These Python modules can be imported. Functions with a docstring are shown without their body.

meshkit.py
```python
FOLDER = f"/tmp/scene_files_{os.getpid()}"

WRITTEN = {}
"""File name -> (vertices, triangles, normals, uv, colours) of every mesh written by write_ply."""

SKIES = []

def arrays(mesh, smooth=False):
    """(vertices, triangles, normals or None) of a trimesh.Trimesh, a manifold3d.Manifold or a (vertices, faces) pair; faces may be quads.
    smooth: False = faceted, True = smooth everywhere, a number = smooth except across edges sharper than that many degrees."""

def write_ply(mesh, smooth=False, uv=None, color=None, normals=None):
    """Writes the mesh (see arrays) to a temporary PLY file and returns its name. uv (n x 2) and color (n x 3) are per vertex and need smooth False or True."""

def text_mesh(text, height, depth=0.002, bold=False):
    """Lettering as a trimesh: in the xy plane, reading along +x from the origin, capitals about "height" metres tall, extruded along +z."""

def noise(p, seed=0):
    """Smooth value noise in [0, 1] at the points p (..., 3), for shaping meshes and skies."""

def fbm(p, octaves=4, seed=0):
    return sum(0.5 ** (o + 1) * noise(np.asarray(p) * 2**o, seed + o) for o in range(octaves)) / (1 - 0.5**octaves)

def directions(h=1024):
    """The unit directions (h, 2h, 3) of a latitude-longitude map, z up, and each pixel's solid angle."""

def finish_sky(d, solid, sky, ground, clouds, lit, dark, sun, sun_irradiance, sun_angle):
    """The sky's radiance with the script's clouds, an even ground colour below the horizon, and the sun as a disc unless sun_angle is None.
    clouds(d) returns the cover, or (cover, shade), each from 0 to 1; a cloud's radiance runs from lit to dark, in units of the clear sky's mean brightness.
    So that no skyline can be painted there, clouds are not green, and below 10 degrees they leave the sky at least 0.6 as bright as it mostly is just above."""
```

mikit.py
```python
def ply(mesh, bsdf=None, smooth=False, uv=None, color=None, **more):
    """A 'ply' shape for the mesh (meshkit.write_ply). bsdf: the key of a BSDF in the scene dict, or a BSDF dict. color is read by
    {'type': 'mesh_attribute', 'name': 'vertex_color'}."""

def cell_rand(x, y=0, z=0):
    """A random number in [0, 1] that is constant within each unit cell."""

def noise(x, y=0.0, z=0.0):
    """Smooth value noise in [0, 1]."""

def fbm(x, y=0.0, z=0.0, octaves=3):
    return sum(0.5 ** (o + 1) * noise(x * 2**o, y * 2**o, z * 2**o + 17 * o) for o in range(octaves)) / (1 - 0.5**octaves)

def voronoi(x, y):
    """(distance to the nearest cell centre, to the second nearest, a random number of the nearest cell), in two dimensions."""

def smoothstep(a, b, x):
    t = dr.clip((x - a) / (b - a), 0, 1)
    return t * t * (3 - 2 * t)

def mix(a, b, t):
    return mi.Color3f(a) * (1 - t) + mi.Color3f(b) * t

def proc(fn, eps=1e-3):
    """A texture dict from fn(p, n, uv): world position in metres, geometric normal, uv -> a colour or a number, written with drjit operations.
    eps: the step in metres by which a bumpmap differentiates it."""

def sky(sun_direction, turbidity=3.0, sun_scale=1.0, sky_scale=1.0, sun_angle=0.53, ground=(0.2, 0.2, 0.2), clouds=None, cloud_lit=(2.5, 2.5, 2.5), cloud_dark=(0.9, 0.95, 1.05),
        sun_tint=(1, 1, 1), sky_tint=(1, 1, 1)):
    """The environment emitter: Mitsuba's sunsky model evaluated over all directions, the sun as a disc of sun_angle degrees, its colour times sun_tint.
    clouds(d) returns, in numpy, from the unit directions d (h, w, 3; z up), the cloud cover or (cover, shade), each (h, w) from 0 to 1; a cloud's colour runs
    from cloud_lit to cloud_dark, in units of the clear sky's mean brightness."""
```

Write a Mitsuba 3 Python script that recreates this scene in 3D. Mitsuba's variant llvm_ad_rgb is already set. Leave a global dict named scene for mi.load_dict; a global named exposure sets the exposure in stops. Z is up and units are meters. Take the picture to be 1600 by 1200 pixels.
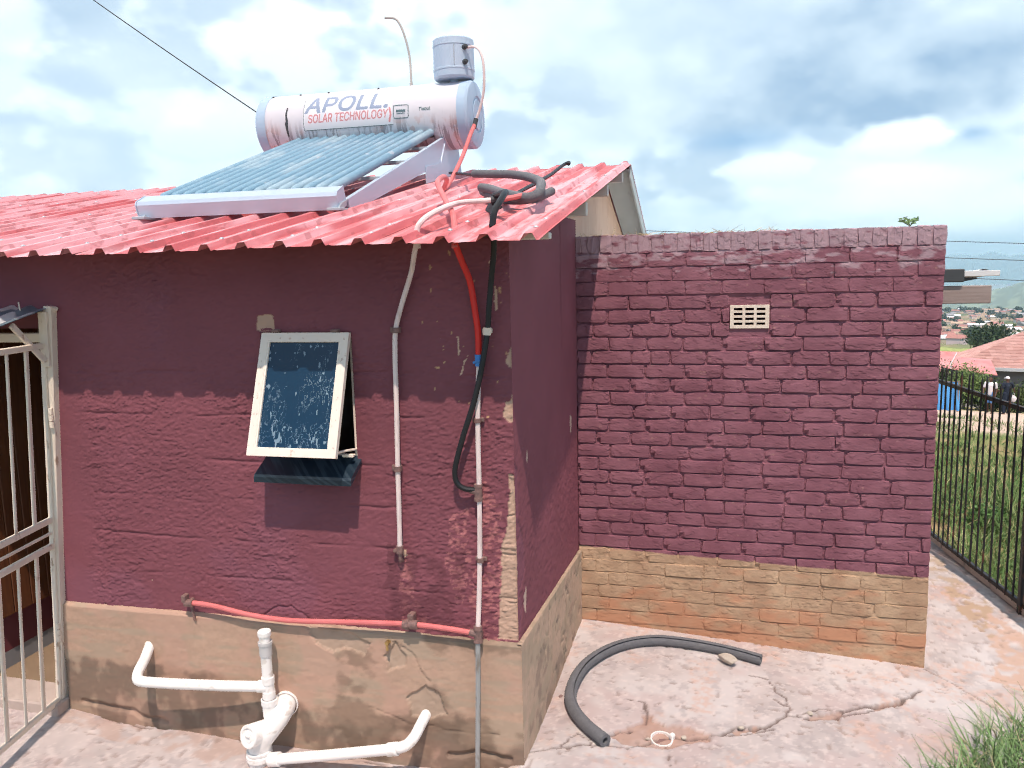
import math
import numpy as np
import trimesh
import manifold3d as m3
import shapely.geometry as sg
from shapely import contains_xy
from scipy.interpolate import RBFInterpolator, PchipInterpolator
import drjit as dr
import mitsuba as mi
import mikit
import meshkit
from mikit import noise, fbm, smoothstep, mix, cell_rand

T = mi.ScalarTransform4f
scene, labels = {}, {}

# ------------------------------------------------------------------ camera, sky, exposure
CAM = np.array([0.8537, -3.3504, 2.2724])
FWD = np.array([-0.2446, 0.9590, -0.1428])
UP = np.array([-0.0112, 0.1443, 0.9895])
scene['camera'] = {'type': 'perspective', 'fov': 64.827, 'fov_axis': 'x', 'near_clip': 0.05, 'far_clip': 40000.0,
                   'to_world': T().look_at(origin=CAM.tolist(), target=(CAM + FWD).tolist(), up=UP.tolist())}
SUN = (0.29, -1.0, 1.95)
exposure = 1.6


def cloud_cover(d):
    az = np.degrees(np.arctan2(d[..., 0], d[..., 1]))
    el = np.degrees(np.arcsin(np.clip(d[..., 2], -1, 1)))

    def ss(a, b, x):
        t = np.clip((x - a) / (b - a), 0, 1)
        return t * t * (3 - 2 * t)

    w = 1.0 / (d[..., 2:3] + 0.22)
    q = np.concatenate([d[..., :2] * w, d[..., 2:3]], -1)
    n1 = meshkit.fbm(q * 1.3 + 3.7, 5, 3)
    n2 = meshkit.fbm(q * 2.0 + 11.2, 5, 9)
    ang = np.stack([az * 0.085, el * 0.19, az * 0 + 1.0], -1)
    n3 = meshkit.fbm(ang, 4, 21)
    n4 = meshkit.fbm(np.stack([az * 0.20, el * 0.34, az * 0 + 1.0], -1) + 5.0, 7, 33)
    # broken cloud all round the sky, closing up low in the north where the camera looks
    front = ss(75, 55, np.abs(az + 14)) * ss(48, 30, el)
    cover = ss(0.44, 0.62, n1)
    cover = cover + (1 - cover) * front * (0.70 + 0.25 * ss(.4, .6, n3))
    shade = 0.22 * ss(0.40, 0.66, n2) + 0.46 * ss(0.44, 0.62, n4)
    # the grey-blue sheet of cloud over the right half of the sky
    side = ss(-24, 6, az + 16 * (n3 - 0.5))
    base = ss(6.4, 9.2, el + 3.0 * (n3 - 0.5) + 3.2 * (n4 - .5) - 0.05 * (az - 3))
    sheet = side * base * ss(70, 45, az)
    cover = np.maximum(cover, 0.97 * sheet)
    shade = np.maximum(shade, sheet * np.clip(0.66 + 0.5 * (n3 - .5) + 1.1 * (n4 - 0.5) + 0.10 * ss(-6, 8, az), .2, 1))
    shade = np.maximum(shade, 0.42 * ss(-18, 0, az) * front * ss(.36, .60, n4))
    # clear blue gaps under the sheet, then the bright heaps in front of them
    for a, e, sa, se in ((1.5, 7.9, 4.2, 0.8), (15.0, 7.2, 1.6, 0.6)):
        g = np.exp(-((az - a) / sa) ** 2 - ((el - e) / se) ** 2) * ss(0.34, 0.55, n4 + 0.08)
        cover = cover * (1 - 0.75 * g)
    for a, e, sa, se, k in ((2.2, 6.0, 3.6, 1.0, .9), (10.6, 7.6, 3.4, 1.4, 1), (9.6, 3.2, 2.6, 0.9, .85), (-2.5, 3.6, 4.0, 1.1, .5), (-26, 15, 9, 4, .9), (-36, 10, 9, 2.2, .8), (-20, 9, 6, 4, .8)):
        r2 = ((az - a) / sa) ** 2 + ((el - e) / se) ** 2 + 3.2 * (n4 - 0.5)
        g = k * ss(1.2, 0.5, r2)
        cover = np.maximum(cover, g)
        shade = shade * (1 - g) + g * 0.22 * ss(0.2, -1.0, (el - e) / se)
    return np.clip(cover, 0, 1), np.clip(shade, 0, 1)


scene['sky'] = mikit.sky(SUN, turbidity=3.0, sun_scale=1.0, clouds=cloud_cover, cloud_lit=(4.0, 4.5, 4.6), cloud_dark=(1.20, 1.78, 2.50), ground=(0.22, 0.2, 0.17), sun_tint=(0.99, 0.96, 1.06), sky_tint=(0.80, 1.08, 1.22))

# ------------------------------------------------------------------ helpers
def number(key):
    if key not in scene and key not in labels:
        return key
    k = 1
    while f'{key}_{k:03d}' in scene or f'{key}_{k:03d}' in labels:
        k += 1
    return f'{key}_{k:03d}'


def thing(name, label, cat, group=None):
    key = number(name)
    labels[key] = {'label': label, 'category': cat}
    if group:
        labels[key]['group'] = group
    return key


def put(name, mesh, bsdf, parent=None, smooth=False, label=None, kind=None, **kw):
    key = number(f'{parent}__{name}' if parent else name)
    scene[key] = mikit.ply(mesh, bsdf, smooth=smooth, **kw)
    if label or kind:
        labels[key] = {}
        if label:
            labels[key]['label'] = label
        if kind:
            labels[key]['kind'] = kind
    return key


def single(name, mesh, bsdf, label, cat, group=None, smooth=False, **kw):
    key = thing(name, label, cat, group)
    scene[key] = mikit.ply(mesh, bsdf, smooth=smooth, **kw)
    return key


def cat(*ms):
    return trimesh.util.concatenate([m for m in ms])


def box(x0, x1, y0, y1, z0, z1, c=0.003):
    """a box with chamfered edges"""
    lo, hi = np.array([x0, y0, z0], float), np.array([x1, y1, z1], float)
    c = min(c, 0.45 * (hi - lo).min())
    P = []
    for k in range(3):
        a = lo + c; b = hi - c
        a[k], b[k] = lo[k], hi[k]
        P += [(x, y, z) for x in (a[0], b[0]) for y in (a[1], b[1]) for z in (a[2], b[2])]
    return trimesh.convex.convex_hull(np.array(P))


def bar(p, q, w, h, up=(0, 0, 1), c=0.003):
    """a chamfered square bar from p to q; w sideways, h along up"""
    p, q = np.array(p, float), np.array(q, float)
    L = np.linalg.norm(q - p)
    m = box(0, L, -w / 2, w / 2, -h / 2, h / 2, c)
    x = (q - p) / L
    y = np.cross(up, x); y /= np.linalg.norm(y)
    M = np.eye(4); M[:3, 0] = x; M[:3, 1] = y; M[:3, 2] = np.cross(x, y); M[:3, 3] = p
    m.apply_transform(M)
    return m


def curve(pts, n=8):
    """Catmull-Rom through the points"""
    p = np.array(pts, float)
    if len(p) < 3:
        return p
    P = np.vstack([2 * p[0] - p[1], p, 2 * p[-1] - p[-2]])
    out = []
    for i in range(len(p) - 1):
        a, b, c, d = P[i:i + 4]
        for t in np.linspace(0, 1, n, endpoint=False):
            out.append(0.5 * ((2 * b) + (c - a) * t + (2 * a - 5 * b + 4 * c - d) * t * t + (3 * b - 3 * c + d - a) * t ** 3))
    out.append(p[-1])
    return np.array(out)


def sweep(path, section, up=None, caps=True):
    """a closed 2-D section swept along the path with parallel-transport frames; radius may be a list of scales"""
    p = np.array(path, float)
    sec = np.array(section, float)
    t = np.gradient(p, axis=0); t /= np.linalg.norm(t, axis=1, keepdims=True) + 1e-12
    u = np.array(up if up is not None else ((0, 0, 1) if abs(t[0][2]) < 0.9 else (0, 1, 0)), float)
    fr = []
    for k in range(len(p)):
        if up is not None and k:
            pass
        u = u - t[k] * (u @ t[k]); u /= np.linalg.norm(u)
        fr.append((np.cross(t[k], u), u))
        if up is not None:
            u = np.array(up, float)
    n = len(sec)
    V = np.concatenate([p[k] + sec[:, :1] * fr[k][0] + sec[:, 1:] * fr[k][1] for k in range(len(p))])
    F = []
    for k in range(len(p) - 1):
        for j in range(n):
            a, b = k * n + j, k * n + (j + 1) % n
            F += [(a, b, b + n), (a, b + n, a + n)]
    if caps:
        poly = sg.Polygon(sec)
        if n > 14 or not poly.convex_hull.area < poly.area * 1.01:
            v2, f2 = trimesh.creation.triangulate_polygon(poly, engine='earcut')
            idx = [int(np.argmin(((sec - v) ** 2).sum(1))) for v in v2]
            tri = [(idx[a], idx[b], idx[c]) for a, b, c in f2]
        else:
            tri = [(0, j, j + 1) for j in range(1, n - 1)]
        o = (len(p) - 1) * n
        F += [(c, b, a) for a, b, c in tri] + [(a + o, b + o, c + o) for a, b, c in tri]
    m = trimesh.Trimesh(V, F, process=False)
    m.fix_normals()
    return m


def ring(r, n=12):
    a = np.arange(n) * 2 * np.pi / n
    return np.stack([r * np.cos(a), r * np.sin(a)], 1)


def tube(pts, r, n=10, k=8):
    return sweep(curve(pts, k) if len(pts) > 2 else np.array(pts, float), ring(r, n))


def cyl(p, q, r, n=24, r2=None):
    p, q = np.array(p, float), np.array(q, float)
    m = sweep(np.array([p, q]), ring(r, n))
    if r2 is not None:
        ax = (q - p)
        v = m.vertices.copy()
        v[n:] = q + (v[n:] - q) * (r2 / r)
        m = trimesh.Trimesh(v, m.faces, process=False)
    return m


def lathe(profile, p, axis, n=32):
    """profile: (radius, height) along the axis from p"""
    axis = np.array(axis, float) / np.linalg.norm(axis)
    u = np.cross(axis, (0, 0, 1) if abs(axis[2]) < 0.9 else (1, 0, 0)); u /= np.linalg.norm(u)
    w = np.cross(axis, u)
    a = np.arange(n) * 2 * np.pi / n
    V, F = [], []
    for r, h in profile:
        V.append(np.array(p) + h * axis + r * (np.cos(a)[:, None] * u + np.sin(a)[:, None] * w))
    V = np.concatenate(V)
    for k in range(len(profile) - 1):
        for j in range(n):
            A, B = k * n + j, k * n + (j + 1) % n
            F += [(A, B, B + n), (A, B + n, A + n)]
    m = trimesh.Trimesh(V, F, process=False)
    m.fix_normals()
    return m


def grid(us, vs, fn, keep=None):
    """a sheet over the parameters: fn(U, V) -> points (.., 3); returns mesh, U, V of the used vertices"""
    U, V = np.meshgrid(us, vs, indexing='ij')
    P = fn(U, V)
    nu, nv = len(us), len(vs)
    idx = np.arange(nu * nv).reshape(nu, nv)
    q = np.stack([idx[:-1, :-1], idx[1:, :-1], idx[1:, 1:], idx[:-1, 1:]], -1)
    if keep is not None:
        uc = 0.25 * (U[:-1, :-1] + U[1:, :-1] + U[1:, 1:] + U[:-1, 1:])
        vc = 0.25 * (V[:-1, :-1] + V[1:, :-1] + V[1:, 1:] + V[:-1, 1:])
        q = q[keep(uc, vc)]
    q = q.reshape(-1, 4)
    F = np.vstack([q[:, [0, 1, 2]], q[:, [0, 2, 3]]])
    return trimesh.Trimesh(P.reshape(-1, 3), F, process=False), U.reshape(-1), V.reshape(-1)


def nz(x, y=0.0, z=0.0, seed=0, octaves=4):
    x, y, z = np.broadcast_arrays(np.asarray(x, float), y, z)
    return meshkit.fbm(np.stack([x, y, z], -1), octaves, seed)


def ssn(a, b, x):
    t = np.clip((x - a) / (b - a), 0, 1)
    return t * t * (3 - 2 * t)


def blend(col, other, m):
    return col * (1 - m[:, None]) + np.asarray(other) * m[:, None]


def inside(poly, x, y, jit=0.012, freq=28, seed=5):
    """mask of a polygon with a ragged outline"""
    jx = (nz(x * freq, y * freq, 1.3, seed, 3) - 0.5) * 2 * jit
    jy = (nz(x * freq, y * freq, 7.7, seed + 1, 3) - 0.5) * 2 * jit
    return contains_xy(sg.Polygon(poly), x + jx, y + jy).astype(float)


def near_line(pts, x, y, jit=0.01, freq=14, seed=3):
    """distance to a polyline, wobbled"""
    x = x + (nz(x * freq, y * freq, 2.2, seed, 3) - 0.5) * 2 * jit
    y = y + (nz(x * freq, y * freq, 8.1, seed + 1, 3) - 0.5) * 2 * jit
    d = np.full(x.shape, 9.0)
    for (ax, ay), (bx, by) in zip(pts[:-1], pts[1:]):
        ux, uy = bx - ax, by - ay
        t = np.clip(((x - ax) * ux + (y - ay) * uy) / (ux * ux + uy * uy), 0, 1)
        d = np.minimum(d, np.hypot(x - ax - t * ux, y - ay - t * uy))
    return d


def bs(key, base, rough=0.6, spec=0.3, bump=None, bump_scale=0.001, two=True, **kw):
    b = {'type': 'principled', 'base_color': base if isinstance(base, dict) else {'type': 'rgb', 'value': list(base)}, 'roughness': rough, 'specular': spec, **kw}
    if bump is not None:
        b = {'type': 'bumpmap', 'arbitrary': mikit.proc(bump, 0.0015), 'scale': bump_scale, 'bsdf': b}
    scene[key] = {'type': 'twosided', 'bsdf': b} if two else b


VC = {'type': 'mesh_attribute', 'name': 'vertex_color'}

# ------------------------------------------------------------------ materials
PURPLE = (0.192, 0.064, 0.083)
OCHRE = (0.40, 0.255, 0.135)
bs('paint_wall', VC, 0.75, 0.25)
bs('earth', VC, 0.92, 0.1)
bs('slab', VC, 0.92, 0.1, lambda p, n, uv: fbm(p.x * 110, p.y * 110, 0.0, 3) + 0.8 * smoothstep(0.62, 0.75, fbm(p.x * 60, p.y * 60, 4.0, 3)), 0.0035)
bs('leafy', VC, 0.6, 0.25)
bs('far_paint', VC, 0.85, 0.1)


def brick_color(p, n, uv):
    v = fbm(p.x * 7, p.z * 7, p.y * 7, 4)
    g = fbm(p.x * 60, p.z * 90, 0.5, 3)
    pur = mix((0.196, 0.078, 0.104), (0.246, 0.105, 0.136), smoothstep(0.3, 0.7, v))
    pur = pur * (0.82 + 0.36 * g)
    # chalky weathered paint on the top courses
    chalk = smoothstep(0.42, 0.66, fbm(p.x * 16, p.z * 40, 3.1, 4) + 0.25 * smoothstep(2.33, 2.36, p.z) - 0.28 * (1 - smoothstep(2.20, 2.30, p.z + 0.05 * fbm(p.x * 3, 1.0, 2.0, 2))))
    chalk = chalk * smoothstep(2.05, 2.2, p.z)
    pur = mix(pur, (0.40, 0.29, 0.33), chalk * 0.75)
    chip = smoothstep(0.80, 0.82, fbm(p.x * 34, p.z * 60, 8.0, 3))
    pur = mix(pur, (0.33, 0.19, 0.17), chip * 0.5)
    och = mix((0.36, 0.235, 0.155), (0.45, 0.32, 0.215), smoothstep(0.3, 0.7, v)) * (0.82 + 0.36 * g)
    soil = smoothstep(0.40, 0.62, fbm(p.x * 5, p.z * 11, 4.4, 4) + 0.55 * (0.12 - p.z - 0.06 * p.x))
    och = mix(och, (0.46, 0.225, 0.135), soil * 0.75)
    edge = 0.468 - 0.034 * p.x + 0.012 * (fbm(p.x * 18, p.z * 6, 1.0, 3) - 0.5)
    return mix(och, pur, smoothstep(-0.003, 0.003, p.z - edge))


def brick_bump(p, n, uv):
    return fbm(p.x * 60, p.z * 95, p.y * 30, 3) + 0.9 * smoothstep(0.56, 0.66, fbm(p.x * 26 + 5, p.z * 34, 0.0, 4))


bs('brick_paint', mikit.proc(brick_color), 0.78, 0.22, brick_bump, 0.0042)


def roof_color(p, n, uv):
    s = fbm(p.x * 26, p.y * 2.2, 0.3, 4)
    l = fbm(p.x * 5, p.y * 1.3, 2.3, 4)
    c = mix((0.47, 0.105, 0.115), (0.58, 0.180, 0.190), smoothstep(0.3, 0.7, s))
    pale = smoothstep(0.44, 0.58, 0.55 * s + 0.45 * l + 0.10 * smoothstep(-1.2, -3.2, p.x))
    c = mix(c, (0.70, 0.44, 0.48), pale * 0.6)
    grime = smoothstep(0.60, 0.70, fbm(p.x * 40, p.y * 14, 6.0, 3))
    return mix(c, (0.30, 0.07, 0.07), grime * 0.45)


bs('roof_red', mikit.proc(roof_color), 0.55, 0.35, lambda p, n, uv: fbm(p.x * 30, p.y * 5, 0.0, 3), 0.0018)


def wood_grey(p, n, uv):
    g = fbm(p.x * 6, p.y * 6, p.z * 90, 4)
    return mix((0.20, 0.15, 0.14), (0.36, 0.30, 0.28), g)


def plank_brown(p, n, uv):
    g = fbm(p.x * 30, p.y * 60, p.z * 3, 4)
    return mix((0.10, 0.035, 0.018), (0.20, 0.075, 0.03), g)


def cream_color(p, n, uv):
    r = smoothstep(0.68, 0.80, fbm(p.x * 40, p.y * 40, p.z * 14, 4))
    v = fbm(p.x * 9, p.y * 9, p.z * 5, 3)
    return mix(mix((0.64, 0.55, 0.45), (0.72, 0.65, 0.56), v), (0.32, 0.18, 0.11), r * 0.7)


def sash_color(p, n, uv):
    r = smoothstep(0.68, 0.76, fbm(p.x * 60, p.y * 60, p.z * 45, 4))
    return mix((0.78, 0.70, 0.62), (0.45, 0.28, 0.2), r * 0.6)


def pane_color(p, n, uv):
    # blue film on the glass that has crazed and flaked off in small scraps
    c1 = fbm(p.x * 70, p.z * 45, 2.0, 4)
    craze = smoothstep(0.022, 0.006, dr.abs(c1 - 0.5)) * smoothstep(0.48, 0.62, fbm(p.x * 15, p.z * 8, 1.0, 4) + 0.10 * smoothstep(1.85, 1.5, p.z))
    flake = smoothstep(0.70, 0.715, fbm(p.x * 75, p.z * 34, 5.0, 5) + 0.05 * smoothstep(1.85, 1.5, p.z) - .045)
    return mix((0.008, 0.035, 0.075), (0.33, 0.46, 0.56), dr.maximum(craze * 0.55, flake * 0.55))


def tank_color(p, n, uv):
    ang = p.z
    low = smoothstep(3.42, 3.24, p.z + 0.12 * (fbm(p.x * 12, 0.0, 4.0, 3) - 0.5))
    streak = smoothstep(0.50, 0.62, fbm(p.x * 55, p.z * 6, 2.0, 4))
    rust = smoothstep(0.56, 0.68, fbm(p.x * 25, p.z * 18, 7.0, 4))
    c = mi.Color3f(0.60, 0.59, 0.63)
    c = mix(c, (0.22, 0.19, 0.21), streak * low * 0.8)
    return mix(c, (0.50, 0.27, 0.22), rust * low * 0.55)


def tube_color(p, n, uv):
    d = smoothstep(0.48, 0.66, fbm(p.x * 6, p.y * 3, p.z * 3, 4))
    s = smoothstep(0.77, 0.80, fbm(p.x * 28, p.y * 14, p.z * 14, 3))
    return mix(mix((0.19, 0.34, 0.45), (0.31, 0.44, 0.52), d), (0.50, 0.53, 0.56), s * 0.6)


bs('old_wood', mikit.proc(wood_grey), 0.85, 0.15)
bs('door_wood', mikit.proc(plank_brown), 0.5, 0.4)
bs('cream_steel', mikit.proc(cream_color), 0.5, 0.4)
bs('sash_paint', mikit.proc(sash_color), 0.55, 0.35)
bs('film_glass', mikit.proc(pane_color), 0.22, 0.25)
bs('tank_paint', mikit.proc(tank_color), 0.38, 0.5)
scene['solar_glass'] = {'type': 'twosided', 'bsdf': {'type': 'roughplastic', 'distribution': 'ggx', 'alpha': 0.07, 'int_ior': 1.52, 'diffuse_reflectance': mikit.proc(tube_color)}}
bs('alu', (0.48, 0.57, 0.68), 0.42, 0.5, metallic=0.35)
bs('alu_dull', (0.40, 0.44, 0.48), 0.5, 0.5, metallic=0.3)
bs('steel_dark', (0.05, 0.055, 0.06), 0.5, 0.4)
bs('cap_grey', (0.36, 0.48, 0.61), 0.45, 0.4)
bs('tank_blue', (0.42, 0.52, 0.64), 0.45, 0.4)
bs('print_blue', (0.27, 0.33, 0.45), 0.5, 0.3)
bs('print_red', (0.62, 0.26, 0.27), 0.5, 0.3)
bs('print_dark', (0.10, 0.16, 0.18), 0.5, 0.3)
bs('sticker', (0.68, 0.68, 0.72), 0.4, 0.4)
bs('pvc', mikit.proc(lambda p, n, uv: mix((0.80, 0.79, 0.77), (0.50, 0.44, 0.38), smoothstep(0.60, 0.74, fbm(p.x * 30, p.y * 30, p.z * 30, 4)) * 0.5)), 0.32, 0.5)
bs('pvc_grey', (0.50, 0.50, 0.50), 0.4, 0.45)
bs('pipe_white', mikit.proc(lambda p, n, uv: mix((0.72, 0.61, 0.59), (0.48, 0.37, 0.35), smoothstep(0.56, 0.75, fbm(p.x * 40, p.y * 40, p.z * 9, 4)) * 0.45)), 0.4, 0.4)
bs('pipe_grey', mikit.proc(lambda p, n, uv: mix((0.30, 0.31, 0.31), (0.20, 0.18, 0.16), smoothstep(0.45, 0.7, fbm(p.x * 40, p.y * 40, p.z * 12, 4)))), 0.5, 0.35)
bs('pipe_dull', (0.42, 0.40, 0.38), 0.5, 0.3)
bs('hose_red', (0.62, 0.028, 0.022), 0.42, 0.4)
bs('hose_pink', mikit.proc(lambda p, n, uv: mix((0.66, 0.20, 0.20), (0.55, 0.13, 0.13), fbm(p.x * 20, p.y * 20, p.z * 20, 3))), 0.5, 0.35)
bs('rubber', (0.013, 0.014, 0.017), 0.45, 0.4)
bs('foam', mikit.proc(lambda p, n, uv: mix((0.10, 0.104, 0.116), (0.155, 0.16, 0.172), fbm(p.x * 60, p.y * 60, p.z * 60, 3))), 0.85, 0.2)
bs('clamp', mikit.proc(lambda p, n, uv: mix((0.28, 0.16, 0.14), (0.10, 0.07, 0.07), fbm(p.x * 90, p.y * 90, p.z * 90, 3))), 0.55, 0.4)
bs('tape_blue', (0.06, 0.22, 0.55), 0.5, 0.3)
bs('brass', (0.55, 0.38, 0.16), 0.4, 0.5, metallic=0.7)
bs('purlin_paint', (0.60, 0.58, 0.55), 0.7, 0.2)
bs('gable_cream', mikit.proc(lambda p, n, uv: mix((0.62, 0.40, 0.28), (0.70, 0.50, 0.37), fbm(p.x * 9, p.y * 22, p.z * 4, 4))), 0.75, 0.2)
bs('soffit_grey', mikit.proc(lambda p, n, uv: mix((0.33, 0.38, 0.38), (0.44, 0.48, 0.47), fbm(p.x * 9, p.y * 5, p.z * 5, 4))), 0.75, 0.2)
bs('sheet_blue', mikit.proc(lambda p, n, uv: mix((0.16, 0.22, 0.27), (0.62, 0.66, 0.68), smoothstep(0.52, 0.60, fbm(p.x * 9, p.y * 6, 1.0, 3)))), 0.35, 0.5, metallic=0.3)
bs('tile_slate', mikit.proc(lambda p, n, uv: mix((0.010, 0.022, 0.036), (0.030, 0.050, 0.070), smoothstep(.4, .7, fbm(p.x * 50 + p.z * 90, p.z * 12, 0.0, 4)))), 0.3, 0.5)
bs('vent_cement', mikit.proc(lambda p, n, uv: mix((0.72, 0.65, 0.57), (0.58, 0.47, 0.39), fbm(p.x * 60, p.z * 60, 0.0, 3))), 0.85, 0.15)
bs('bare_plaster', (0.30, 0.27, 0.24), 0.9, 0.1)
bs('inner_wall', mikit.proc(lambda p, n, uv: mix((0.24, 0.25, 0.27), (0.15, 0.045, 0.055), smoothstep(0.098, 0.102, p.z - 0.02))), 0.7, 0.2)
bs('inner_floor', mikit.proc(lambda p, n, uv: mix((0.20, 0.145, 0.095), (0.27, 0.20, 0.14), fbm(p.x * 5, p.y * 5, 0.0, 3))), 0.5, 0.3)
bs('fence_black', mikit.proc(lambda p, n, uv: mix((0.018, 0.017, 0.018), (0.09, 0.04, 0.025), smoothstep(0.56, 0.70, fbm(p.x * 50, p.y * 50, p.z * 12, 4)))), 0.5, 0.4)
bs('stone_grey', mikit.proc(lambda p, n, uv: mix((0.36, 0.32, 0.27), (0.52, 0.47, 0.41), fbm(p.x * 40, p.y * 40, p.z * 40, 4))), 0.9, 0.1)
bs('tarp_blue', (0.10, 0.36, 0.72), 0.45, 0.4)
bs('sack_white', (0.70, 0.68, 0.66), 0.6, 0.3)
bs('skin_dark', (0.11, 0.055, 0.035), 0.55, 0.35)
bs('cloth_white', (0.72, 0.68, 0.70), 0.85, 0.1)
bs('cloth_blue', (0.10, 0.22, 0.45), 0.85, 0.1)
bs('cloth_navy', (0.025, 0.032, 0.05), 0.85, 0.1)
bs('hair_black', (0.01, 0.009, 0.008), 0.7, 0.2)
bs('asbestos', (0.62, 0.63, 0.64), 0.8, 0.15)

# ------------------------------------------------------------------ ground, terrain, hills
G = np.array([(-3.6, 0, -.01), (-2.53, 0, -.012), (-2.15, 0, -.052), (-1.76, 0, -.06), (-1.4, 0, -.07), (-1.1, 0, -.066), (-.69, 0, -.085), (-.2, 0, -.055), (0, 0, -.004),
              (0, .8, -.03), (0, 1.65, -.034), (1.05, 1.65, -.105), (2.09, 1.65, -.172), (2.6, 2.4, -.255), (3.02, 2.9, -.296), (2.79, 4.5, -.32), (2.3, 4.5, -.33), (2.9, 1.2, -.25), (2.35, .8, -.20),
              (1, .4, -.09), (.4, .4, -.06), (-2.5, -.6, -.05), (-1, -.6, -.10), (.4, -.6, -.06), (2, -.6, -.12), (3.2, -.6, -.1), (-2, -1.6, .05), (1, -1.6, .08), (3, -1.6, .1), (-2, -4, .55), (1, -4, .65), (3.3, -4, .65), (-3.6, -2, .1), (3.3, 4.8, -.36), (-3.6, -4.4, .6)])
ground_rbf = RBFInterpolator(G[:, :2], G[:, 2], kernel='thin_plate_spline', smoothing=1e-4)
_gx, _gy = np.linspace(-3.7, 3.4, 72), np.linspace(-5.0, 5.2, 103)
_GZ = ground_rbf(np.stack(np.meshgrid(_gx, _gy, indexing='ij'), -1).reshape(-1, 2)).reshape(72, 103)
from scipy.interpolate import RectBivariateSpline
_gs = RectBivariateSpline(_gx, _gy, _GZ)


def gz(x, y):
    return _gs.ev(x, y)


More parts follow.
